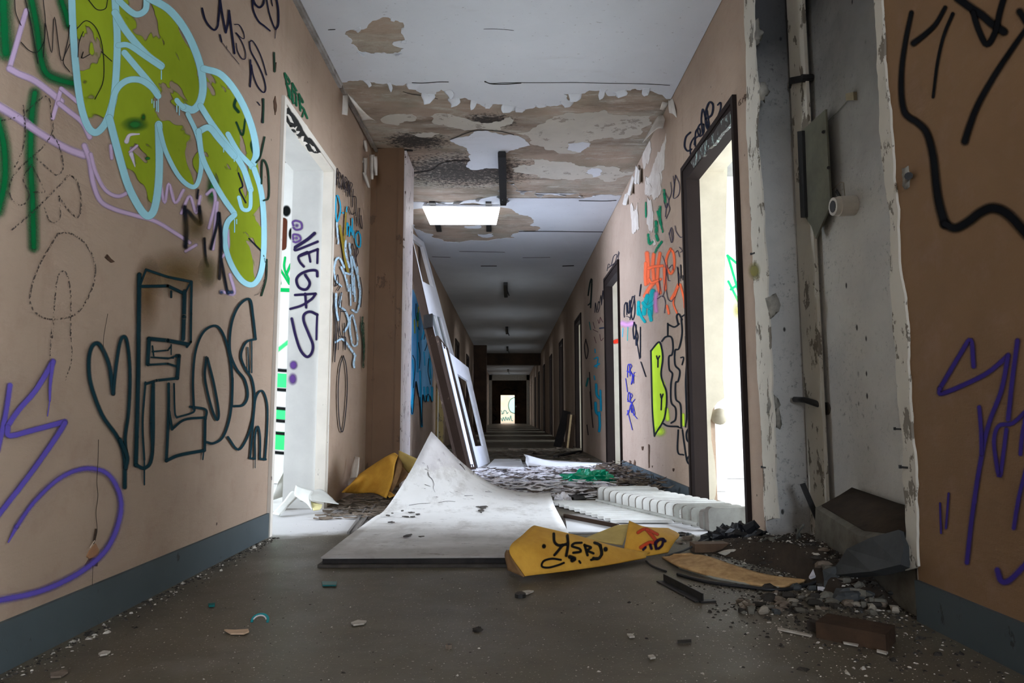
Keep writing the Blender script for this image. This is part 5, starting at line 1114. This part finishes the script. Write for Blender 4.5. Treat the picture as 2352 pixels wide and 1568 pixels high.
hk = thing('pipe_hook', 'black bent pipe hook high in the recess', 'hook', tuple(rx(1850, 185)))
xo = Vector((-.03, 0, 0)); obj('arm', MB().bar(rx(1866, 180) + xo, rx(1832, 186) + xo, .03, .022, (1, 0, 0)), M_BLACK, hk); obj('tip', MB().bar(rx(1834, 184) + xo, rx(1831, 203) + xo, .02, .016, (1, 0, 0)), M_BLACK, hk); obj('collar', MB().tube([rx(1866, 180), rx(1866, 180) + Vector((-.05, 0, 0))], .018, 9), M_BLACK, hk)
ps = thing('pipe_stub', 'dark cut pipe stub sticking out low in the recess', 'pipe', tuple(rx(1885, 930)))
obj('stub', MB().tube([rx(1901, 936), rx(1895, 928) + Vector((-.03, 0, 0)), rx(1884, 918) + Vector((-.07, 0, 0)), rx(1866, 917) + Vector((-.08, 0, 0))], [.014, .014, .013, .013], 9), M_BLACK, ps, True); obj('rose', MB().tube([rx(1901, 938), rx(1901, 938) + Vector((-.006, 0, 0))], .028, 10), M_LAM, ps)
nl = [('nail sticking out of the pale plaster edge by the purple mark', 2081, 1073, 0), ('nail sticking out low beside the dark door frame', 1757, 1073, 1), ('bent nail crossed over the olive stain by the dark door', 1732, 582, 1), ('small black bracket on the recess ridge', 1881, 669, 2), ('nail driven into the recess wall above the pipe stub', 2066, 985, 2)]
for lab, u, v, k in nl:
    p = onX(u, v, XW - .007) if k < 2 else rx(u, v)
    solo('nail', MB().bar(p + Vector((-.002, -.012, 0)), p + Vector((-.010, .012, 0)), .005, .006).bar(p + Vector((-.010, .012, -.004)), p + Vector((-.010, .012, .006)), .007, .005, (0, 1, 0)), M_BLACK, lab, 'nail')
# conduit knobs of plaster on the edge
M_KNOB = mat_plain('crumbling_plaster', srgb(150, 146, 136), srgb(104, 100, 92), 16, .9, .15, .6, 0, 30)
def rock(c, r, seed, sq=(1, 1, 1), n1=9, n2=6):
    m = MB(); vs = [tuple(Vector(c) + Vector((0, 0, -r * sq[2])))]; q = random.Random(seed); off = Vector((q.random() * 50, q.random() * 50, 0))
    for i in range(1, n2):
        ph = -math.pi / 2 + math.pi * i / n2
        for j in range(n1):
            th = 2 * math.pi * j / n1; p = Vector((math.cos(th) * math.cos(ph), math.sin(th) * math.cos(ph), math.sin(ph))); k = r * (1 + .9 * noise.noise(p * 1.9 + off))
            vs.append((c[0] + p.x * k * sq[0], c[1] + p.y * k * sq[1], c[2] + p.z * k * sq[2]))
    vs.append(tuple(Vector(c) + Vector((0, 0, r * sq[2])))); N = len(vs); fs = [(0, 1 + (j + 1) % n1, 1 + j) for j in range(n1)]
    for i in range(n2 - 2):
        for j in range(n1): a = 1 + i * n1 + j; b = 1 + i * n1 + (j + 1) % n1; fs.append((a, b, b + n1, a + n1))
    fs += [(N - 1, N - 1 - n1 + j, N - 1 - n1 + (j + 1) % n1) for j in range(n1)]; return m.add(vs, fs)
for i, (u, v, r) in enumerate(((1738, 80, .05), (1752, 210, .045), (1775, 702, .05), (1776, 930, .05), (1783, 960, .04), (1740, 550, .025))):
    obj('plaster_lump', rock(onX(u, v, XW + .01), r, i, (.5, .5, 1.0)), M_KNOB, WR, True)
obj('plaster_lump', rock(onX(2085, 410, XW + .004), .03, 44, (.5, .9, 1)), M_KNOB, WR, True); obj('dowel_hole', MB().tube([onX(2087, 404, XW - .002), onX(2087, 404, XW - .02)], .011, 9), M_BLACK, WR)
# olive stain by the nail
d = Decal(lambda u, v, l: onX(u, v, XW - .008 - l), 2.704, 1320, 180); d.blob(paint(124, 118, 60, 'haze'), 1115, 1195, 44, 62, .5); d.done(WR, 'olive paint dab beside the dark door')

# ------------------------------------------------------------------ litter and rubble
M_FL = mat_plain('white_paint_flake', srgb(222, 220, 224), srgb(190, 184, 184), 14, .75, .25, .2)
M_FD = mat_plain('dark_flake_back', srgb(96, 84, 76), srgb(56, 50, 48), 14, .8, .2, .3)
M_FB = mat_plain('brown_plaster_flake', srgb(124, 110, 96), srgb(88, 78, 68), 14, .85, .2, .3)
M_CR = mat_plain('pale_crumb', srgb(190, 184, 172), srgb(150, 142, 130), 20, .85, .2, 0)
M_DC = mat_plain('dark_crumb', srgb(58, 54, 48), srgb(40, 36, 34), 20, .85, .2, 0)
M_CONC = mat_plain('broken_concrete', srgb(112, 108, 98), srgb(80, 76, 68), 10, .9, .2, .5, 0, 40)
M_GB = mat_plain('pale_mortar', srgb(150, 142, 128), srgb(118, 110, 98), 14, .9, .15, .4, 0, 60)
M_DIRT = mat_plain('red_brown_dirt', srgb(72, 62, 53), srgb(50, 45, 40), 7, .95, .1, .8, 0, 30)
M_SLAB = mat_plain('dark_grey_screed', srgb(74, 76, 76), srgb(54, 56, 56), 5, .85, .2, .4, 0, 30)
def flake(m, x, y, z, L, W, yaw, tilt, curl, r):
    curl *= .45; tilt *= .6
    n = r.choice((5, 6, 7)); ex_ = Vector((math.cos(yaw), math.sin(yaw), 0)); ey_ = Vector((-math.sin(yaw), math.cos(yaw), 0)); P = []
    for k in range(n):
        a = 2 * math.pi * k / n + r.uniform(-.3, .3); c, s_ = math.cos(a) * L / 2 * r.uniform(.7, 1.1), math.sin(a) * W / 2 * r.uniform(.6, 1.1)
        P.append(Vector((x, y, 0)) + ex_ * c + ey_ * s_ + Vector((0, 0, z + abs(c) * curl * abs(c) / L * 4 + s_ * tilt)))
    mz = min(p.z for p in P); P = [p + Vector((0, 0, max(0, .001 - mz) + .0)) for p in P]
    C_ = sum(P, Vector()) / n - Vector((0, 0, curl * L * .12)); C_.z = max(C_.z, .001); N = n + 1; t = Vector((0, 0, .0025))
    vs = P + [C_] + [p + t for p in P] + [C_ + t]
    fs = [((k + 1) % n, k, n) for k in range(n)] + [(N + k, N + (k + 1) % n, N + n) for k in range(n)] + [(k, (k + 1) % n, N + (k + 1) % n, N + k) for k in range(n)]
    m.add(vs, fs)
def clear(x, y):                                            # keep the loose litter off the larger things
    if -.75 < x < .30 and 2.62 < y < 4.9: return False
    if .42 < x < 1.16 and 3.35 < y < 4.62 and x > .40 + (4.5 - y) * .36 - .45: return False
    if .42 < x < .92 and 5.68 < y < 6.18: return False
    if .14 < x < 1.1 and 7.28 < y < 8.35: return False
    if -.7 < x < .16 and 7.05 < y < 8.7: return False
    if -1.0 < x < -.3 and 6.7 < y < 7.3: return False
    if -.06 < x < .75 and 2.40 < y < 3.15: return False
    return True
def field(name, mat, n, zone, lab, cat, size, asp=(1.3, 3.2), zmax=.03, curl=.3, seed=0, yaws=.5):
    r = random.Random(seed); m = MB(); k = 0; tries = 0
    while k < n and tries < n * 8:
        tries += 1; x, y, w = zone(r)
        L = r.uniform(*size) * (1 if r.random() < .85 else 1.6)
        if not clear(x, y) or abs(x) > XW - .02 - L * .6: continue
        flake(m, x, y, r.random() ** 2 * zmax * w, L, L / r.uniform(*asp), r.gauss(0, yaws), r.uniform(-.35, .35), curl * r.random(), r); k += 1
    o = obj(name, m, mat); tag(o, lab, cat, None, 'stuff'); return o
def zA(r): y = r.uniform(4.75, 7.35); return r.uniform(-.45, 1.09), y, 1
def zB(r): x = 1.09 - abs(r.gauss(0, .17)); return x, r.uniform(4.45, 7.0), max(.1, 1 - (1.09 - x) * 2.4)
def zC(r): return r.uniform(-1.08, -.72), r.uniform(3.85, 5.3), .6
def zD(r): return r.uniform(-1.0, 1.09), r.uniform(8.2, 11.5), .6
field('white_paint_flakes', M_FL, 1500, zA, 'thick litter of curled white paint flakes covering the lit middle of the floor', 'paint flakes', (.04, .15), zmax=.035, seed=1)
field('dark_paint_flakes', M_FD, 620, zA, 'dark flakes and splinters mixed through the white paint litter', 'paint flakes', (.03, .16), (1.8, 5), .04, .3, 2)
field('brown_wall_flakes', M_FB, 420, zB, 'heap of brown curled plaster flakes along the foot of the right wall', 'plaster flakes', (.05, .17), zmax=.13, curl=.5, seed=3, yaws=1.3)
field('grey_wall_flakes', M_FD, 220, zB, 'dark curled flakes heaped with the brown ones at the wall foot', 'plaster flakes', (.05, .15), zmax=.13, curl=.5, seed=4, yaws=1.3)
field('brown_floor_flakes', M_FB, 260, zC, 'brown flakes under the rolled yellow sheet', 'plaster flakes', (.03, .11), seed=5)
field('far_flakes', M_FB, 320, zD, 'brown litter across the floor beyond the bent white sheet', 'plaster flakes', (.04, .2), seed=6)
def heap(x, y):
    e = max(0, 1 - ((x - 1.17) / .40) ** 2) * max(0, 1 - ((y - 2.62) / .56) ** 2)
    a, b = F(1614, 1268), F(1852, 1326); dl = ((x - a.x) * (b.y - a.y) - (y - a.y) * (b.x - a.x)) / math.hypot(b.x - a.x, b.y - a.y)      # how far behind the chipboard strip
    k = min(1, max(0, (-dl - .0) / .10)) if x < 1.04 else min(1, max(0, (y - 2.0) / .3))
    z = .10 * e ** .8 * k
    return z + (.02 * noise.noise(Vector((x * 10, y * 10, 3))) + .012 * noise.noise(Vector((x * 32, y * 32, 1)))) * min(1, z / .03) - .006
def crumbs(name, mat, n, zone, lab, size, seed):
    r = random.Random(seed); m = MB(); k = 0
    while k < n:
        x, y = zone(r); k += 1
        if not clear(x, y) or x > (1.325 if 2.0 < y < 3.12 else 1.13) or x < -1.13: continue
        s_ = r.uniform(*size) * (1 if r.random() < .93 else 2.2); a = r.random() * 6.28; e1 = Vector((math.cos(a), math.sin(a), 0)) * s_; e2 = Vector((-math.sin(a), math.cos(a), 0)) * s_ * r.uniform(.4, 1); h = s_ * r.uniform(.25, .7); c = Vector((x, y, max(0, heap(x, y))))
        m.add([c + e1, c + e2, c - e1, c - e2, c + e1 * .5 + Vector((0, 0, h)), c - e1 * .4 + e2 * .3 + Vector((0, 0, h * .8))], [(0, 1, 4), (1, 5, 4), (1, 2, 5), (2, 3, 5), (3, 4, 5), (3, 0, 4)])
    o = obj(name, m, mat); tag(o, lab, 'crumbs', None, 'stuff')
zn = lambda r: (r.uniform(-1.13, 1.1), .75 + 3.0 * r.random() ** 1.3)
zr = lambda r: (1.02 + r.gauss(0, .2), 2.4 + r.gauss(0, .36))
zl = lambda r: (-1.13 + abs(r.gauss(0, .03)), r.uniform(1.0, 3.3))
zm = lambda r: (.75 + r.gauss(0, .22), 1.9 + r.gauss(0, .3))
crumbs('pale_crumbs', M_CR, 1500, zn, 'pale crumbs scattered over the bare floor', (.001, .0026), 11)
crumbs('dark_crumbs', M_DC, 700, zn, 'dark crumbs scattered over the bare floor', (.001, .003), 12)
crumbs('rubble_crumbs', M_CR, 1300, zr, 'pale crumbs around the rubble heap', (.0015, .006), 13)
crumbs('rubble_grit', M_DC, 2600, zr, 'dark grit around the rubble heap', (.002, .008), 14)
crumbs('sand_grains', M_CR, 700, zm, 'spilled pale grains on the floor before the rubble heap', (.001, .003), 15)
crumbs('skirting_crumbs', M_DC, 420, zl, 'dark crumbs along the left skirting', (.002, .007), 16)
crumbs('skirting_specks', M_CR, 200, zl, 'pale specks along the left skirting', (.002, .006), 17)
# dirt heap, plinth and broken slab in the recess
m = MB(); g = []
for i in range(31):
    row = []
    for j in range(27):
        x, y = .66 + .66 * j / 26, 1.93 + 1.2 * i / 30
        row.append((x, y, heap(x, y)))
    g.append(row)
vs = [p for r_ in g for p in r_]; fs = [(i * 27 + j, i * 27 + j + 1, (i + 1) * 27 + j + 1, (i + 1) * 27 + j) for i in range(30) for j in range(26)]
o = obj('dirt_heap', MB().add(vs, fs), M_DIRT, None, True); tag(o, 'low heap of brown dirt in front of the recess', 'dirt', None, 'stuff')
pl_ = thing('concrete_plinth', 'broken low concrete plinth filling the foot of the recess', 'plinth', (1.27, 2.4, 0))
obj('block', MB().add([(1.165, 2.02, 0), (1.345, 2.02, 0), (1.345, 2.74, 0), (1.18, 2.72, 0), (1.165, 2.02, .21), (1.345, 2.02, .255), (1.345, 2.74, .27), (1.185, 2.70, .215), (1.17, 2.35, .17), (1.28, 2.4, .235)], [(0, 3, 2, 1), (0, 4, 8, 7, 3), (0, 1, 5, 4), (1, 2, 6, 5), (2, 3, 7, 6), (4, 5, 9, 8), (5, 6, 9), (6, 7, 9), (7, 8, 9)]), M_CONC, pl_)
obj('dirt_cover', MB().sheet([[(1.18, 2.03, .225), (1.27, 2.03, .245), (1.34, 2.03, .262)], [(1.19, 2.35, .19), (1.28, 2.4, .25), (1.34, 2.4, .27)], [(1.20, 2.68, .228), (1.28, 2.70, .262), (1.34, 2.72, .29)]], .012), M_DIRT, pl_, True)
sl = [onY(1897, 1322, 2.33), onY(1925, 1292, 2.30), onY(1945, 1260, 2.24), onY(2000, 1234, 2.12), onY(2064, 1216, 2.02), onY(2076, 1250, 1.99), onY(2068, 1296, 1.98), onY(2000, 1312, 2.08)]
sb = thing('concrete_slab', 'dark grey broken slab leaning on the concrete plinth', 'slab', tuple(F(1980, 1330)))
obj('slab', MB().prism([p for p in sl], (.055, .035, -.02)), M_SLAB, sb); 
rk = [('grey brick fragment standing in the dirt by the chipboard end', 1782, 1290, .045, (.8, .6, 1.0)), ('flat brown stone tilted behind the standing brick fragment', 1825, 1262, .055, (1.3, .7, .5)), ('dark round stone against the skirting of the brown wall', 2085, 1385, .042, (1, 1, .9)), ('dark chunk standing behind the pale shards on the near floor', 1918, 1360, .045, (.7, .6, 1.0)), ('dark chunk lying beside the white shard on the near floor', 1960, 1382, .04, (1.3, .8, .6)), ('grey concrete lump at the foot of the leaning slab', 2010, 1330, .06, (1.4, .8, .7)), ('white plaster tube fragment on the dirt behind the chipboard', 1690, 1276, .03, (2.2, .6, .5))]
for i, (lab, u, v, r_, sq) in enumerate(rk):
    p = F(u, v); q = p + Vector((0, 0, r_ * sq[2] * .85))
    mt_ = M_SLAB if 'dark' in lab else (M_CR if 'white' in lab else M_CONC)
    solo('rubble_chunk', rock(q, r_, 100 + i, sq, 8, 6), mt_, lab, 'rubble', 'rubble by the recess')
r = random.Random(77); k = 0
while k < 150:
    u, v = r.uniform(1560, 2120), r.uniform(1212, 1410); p = F(u, v)
    if p.y < 1.95 or p.x < .62 or p.x > 1.13 or not clear(p.x, p.y) or (1500 < u < 1860 and 1255 < v < 1352): continue
    if u < 1700 and v > 1300: continue
    k += 1; R_ = r.uniform(.006, .022); sq = (r.uniform(.7, 1.5), r.uniform(.6, 1.2), r.uniform(.4, .9)); mt_, wd = r.choice(((M_CONC, 'grey'), (M_CONC, 'grey'), (M_FB, 'brown'), (M_SLAB, 'dark'), (M_DC, 'black'), (M_DC, 'black'), (M_GB, 'pale') if r.random() < .6 else (M_FB, 'brown')))
    solo('rubble_chunk', rock(p + Vector((0, 0, max(0, heap(p.x, p.y)) + R_ * sq[2] * .5)), R_, 200 + k, sq, 5, 4), mt_, 'small %s broken chunk in the rubble heap by the recess' % wd, 'rubble', 'small %s rubble by the recess' % wd)
def shard(lab, poly, mat, z=.003, th=.004, name='paint_shard', cat='shard', lift=None, group=None):
    q = [F(u, v, z) for u, v in poly]
    if lift:
        for i, l in lift.items(): q[i] = q[i] + Vector((0, 0, l))
    return solo(name, MB().prism(q, (0, 0, th)), mat, lab, cat, group)
shard('white shard on the rubble edge next to the black cable', [(1858, 1328), (1872, 1318), (1886, 1316), (1878, 1324), (1862, 1330)], M_FL, .03, .006, lift={1: .02, 2: .02})
shard('white pointed shard on the near floor before the dark chunks', [(1988, 1384), (2004, 1378), (2024, 1386), (2006, 1394)], M_FL, .004, .006, lift={1: .012})
shard('pale wooden splinter in the near rubble below the standing dark chunk', [(1876, 1348), (1900, 1352), (1902, 1358), (1878, 1356)], M_FL, .004, .012, 'wood_splinter')
shard('long thin splinter on the floor before the brown timber block', [(1786, 1443), (1866, 1460), (1863, 1463), (1786, 1447)], M_CR, .003, .004, 'wood_splinter')
shard('grey brown splinter along the near edge of the brown timber block', [(1950, 1455), (2030, 1472), (2022, 1480), (1948, 1461)], M_FB, .003, .006, 'wood_splinter')
shard('thin pale splinter before the grey brown one', [(1936, 1476), (1972, 1482), (1970, 1485), (1938, 1479)], M_CR, .003, .004, 'wood_splinter')
shard('small pale flake before the brown wall skirting', [(2014, 1494), (2040, 1500), (2036, 1504), (2014, 1498)], M_CR)
shard('pale beige shard below the torn turquoise ring', [(515, 1448), (540, 1449), (570, 1447), (572, 1452), (560, 1457), (530, 1457)], mat_plain('beige_shard', srgb(206, 176, 146)), .003, .004)
shard('pale oval chip on the near floor by the left skirting', [(226, 1503), (238, 1497), (254, 1498), (246, 1504), (230, 1507)], M_CR)
shard('grey smear like flake nearest the left skirting', [(116, 1548), (150, 1540), (156, 1546), (140, 1556), (116, 1557)], M_FB)
shard('white torn flake on the bare floor before the door panel', [(806, 1432), (822, 1426), (842, 1428), (836, 1434), (812, 1437)], M_CR)
shard('pale shard beside the dark bottle cap', [(1200, 1360), (1214, 1358), (1226, 1359), (1212, 1365), (1204, 1366)], M_CR, .003, .005)
shard('turquoise strip on the floor before the corner of the door panel', [(739, 1338), (774, 1338), (772, 1346), (741, 1346)], mat_plain('turquoise_plastic', srgb(0, 96, 94), None, 10, .4, .4), .003, .005, 'plastic_strip', 'plastic')
shard('small turquoise sliver near the left skirting', [(478, 1390), (494, 1388), (493, 1393), (480, 1394)], mat_plain('turquoise_sliver', srgb(0, 100, 96)), .003, .006, 'plastic_strip', 'plastic')
shard('dark sliver on the floor right of the middle of the near floor', [(1556, 1473), (1588, 1471), (1588, 1475), (1556, 1477)], M_DC, .003, .004, 'wood_splinter')
shard('two cornered pale chip below the dark sliver', [(1488, 1508), (1500, 1506), (1506, 1512), (1494, 1514)], M_CR)
shard('bright pale chip on the near floor above the dark sliver', [(1440, 1458), (1452, 1458), (1458, 1464), (1446, 1465)], M_CR)
rg = F(597, 1428, .012); cp = F(1195, 1371)
bc = thing('bottle_cap', 'dark ribbed bottle cap on the bare floor', 'bottle cap', tuple(cp))
obj('rim', MB().tube([cp, cp + Vector((0, 0, .012))], .018, 16), M_BLACK, bc); obj('top', MB().tube([cp + Vector((0, 0, .012)), cp + Vector((0, 0, .015))], [.016, .013], 16), M_LAM, bc)
tq = thing('plastic_ring', 'torn turquoise plastic ring on the bare floor', 'ring', tuple(F(597, 1431)))
obj('ring', MB().tube([rg + Vector((math.cos(a) * .022, math.sin(a) * .01, math.sin(a) * .014 + .004)) for a in np.linspace(-.3, 3.4, 12)], .004, 6), mat_plain('turquoise_ring_plastic', srgb(0, 128, 132), None, 10, .4, .4), tq, True); obj('lip', MB().tube([rg + Vector((math.cos(a) * .018, -.004 + math.sin(a) * .01, math.sin(a) * .012 + .004)) for a in np.linspace(.3, 2.9, 9)], .002, 5), M_FL, tq, True)
nt_ = F(1031, 1488); nu_ = thing('hex_nut', 'rusty nut lying on the near floor', 'nut', tuple(nt_)); obj('nut', MB().tube([nt_, nt_ + Vector((0, 0, .009))], .009, 6), M_FB, nu_); obj('bore', MB().tube([nt_ + Vector((0, 0, .0091)), nt_ + Vector((0, 0, .0096))], .004, 8), M_BLACK, nu_)
pb_ = F(1097, 1450); solo('pebble', rock(pb_ + Vector((0, 0, .006)), .011, 9, (1.2, .8, .6)), M_DC, 'small dark pebble on the near floor', 'pebble')
tb = thing('timber_block', 'dark brown timber block half buried before the rubble heap', 'timber', tuple(F(1960, 1430)))
ta, tb1 = F(1888, 1436, .02), F(2046, 1466, .02); obj('block', MB().bar(ta, tb1, .10, .042), mat_plain('dark_rotten_wood', srgb(74, 56, 42), srgb(50, 40, 32), 12, .9, .15, .5), tb)
obj('split_end', MB().bar(ta + Vector((-.012, -.01, -.006)), ta + Vector((.01, 0, -.006)), .08, .024), M_LAM, tb)
# black rubbish and cables behind the radiator end
bl = thing('rubbish_bag', 'black crumpled rubbish against the radiator end plate', 'rubbish', (1.0, 3.12, 0))
obj('bag_body', lump(1.02, 3.14, .15, .07, .075, 8, 28, 12, 2.6, .32), mat_plain('black_film', srgb(16, 17, 20), srgb(28, 28, 32), 9, .35, .5, .4), bl)
obj('bag_tail', MB().tube([(1.06, 3.12, .06), (1.09, 3.1, .09), (1.10, 3.09, .075)], [.03, .02, .01], 7), mat_plain('black_film_tail', srgb(20, 20, 24)), bl)
for i, (P, lab) in enumerate((([F(1620, 1245, .02), F(1700, 1238, .03), F(1780, 1232, .03), F(1830, 1226, .03)], 'grey green rod lying on the dirt behind the chipboard'), ([F(1730, 1258, .03), F(1752, 1240, .07), F(1790, 1236, .08), F(1830, 1248, .06)], 'bent grey wire arching over the dirt'), ([F(1832, 1250, .06), F(1832, 1225, .11), F(1846, 1205, .15)], 'wire rising at the foot of the dark recess cheek'), ([F(1845, 1246, .06), F(1836, 1228, .1), F(1834, 1214, .12)], 'short wire end beside the rising wire'), ([F(1740, 1232, .03), F(1800, 1242, .05), F(1850, 1252, .06)], 'grey wire lying along the heap to the plinth'))):
    cable('cable' if i else 'rod', P, .005, mat_plain('dull_wire_%d' % i if False else 'dull_wire', srgb(92, 92, 86)), lab, 'cable' if i else 'rod')
solo('timber_offcut', MB().bar(F(1590, 1256, .02), F(1690, 1254, .02), .06, .035), mat_plain('reddish_offcut', srgb(104, 82, 62), srgb(80, 62, 48)), 'reddish brown timber offcut behind the chipboard strip', 'timber')
# dark flat pieces and paper between the door panel and the radiator
for lab, P in (('dark flat board scrap between door panel and green bag', [(1292, 1144), (1348, 1128), (1352, 1136), (1312, 1148)]), ('dark flat scrap just before the other dark board scrap', [(1316, 1146), (1340, 1142), (1346, 1150), (1320, 1153)])):
    shard(lab, P, M_LAM2, .006, .016, 'board_scrap', 'board')
pp = F(1285, 1152); o = solo('crumpled_paper', lump(pp.x + .02, pp.y, .06, .06, .05, 21, 16, 8), M_FL, 'small crumpled white paper at the far corner of the door panel', 'paper')
# stretch of individual larger flakes
r = random.Random(5); k = 0
while k < 60:
    x, y = r.uniform(-.4, 1.05), r.uniform(4.85, 7.2)
    if not clear(x, y): continue
    k += 1; m = MB(); L = r.uniform(.12, .26); flake(m, x, y, r.uniform(.015, .045), L, L / r.uniform(1.6, 4), r.gauss(0, .5), r.uniform(-.2, .2), r.random() * .4, r)
    mt_, wd = (M_FL, 'white') if r.random() < .65 else (M_FD, 'dark')
    solo('paint_flake', m, mt_, 'large %s curled flake lying in the bright paint litter' % wd, 'paint flake', 'large %s flakes in the paint litter' % wd)
# planks against the right wall in the dark stretch
p1 = thing('plank', 'pale edged plank leaning on the right wall in the dark stretch', 'plank', tuple(F(1306, 1029)))
b0 = F(1306, 1029); obj('board', MB().bar(b0, onY(1313, 952, 11.7), .14, .03, (0, 1, 0)), M_BRT, p1); obj('pale_edge', MB().bar(b0 + Vector((-.03, -.13, .01)), onY(1312, 952, 11.56), .03, .05, (0, 1, 0)), mat_plain('raw_wood_edge', srgb(196, 172, 132)), p1)
p2 = F(1280, 1026); solo('plank', MB().bar(p2, onY(1302, 944, 12.1), .14, .03, (0, 1, 0)), M_LAM2, 'dark plank leaning behind the pale edged one', 'plank')
solo('timber_batten', MB().bar(F(1276, 1048, .02), F(1334, 1036, .02), .06, .03), M_LAM2, 'dark batten lying across the floor near the third dark door', 'batten')
# torn wallpaper scrap at the pilaster foot
flap(WL, [[onY(815, 1048, 4.9), onY(826, 1050, 4.86)], [onY(808, 1075, 4.85), onY(824, 1080, 4.8)], [onY(805, 1098, 4.8), onY(820, 1096, 4.75)]], M_CHIP, 'torn grey paper scrap', .003, 'paper_scrap')
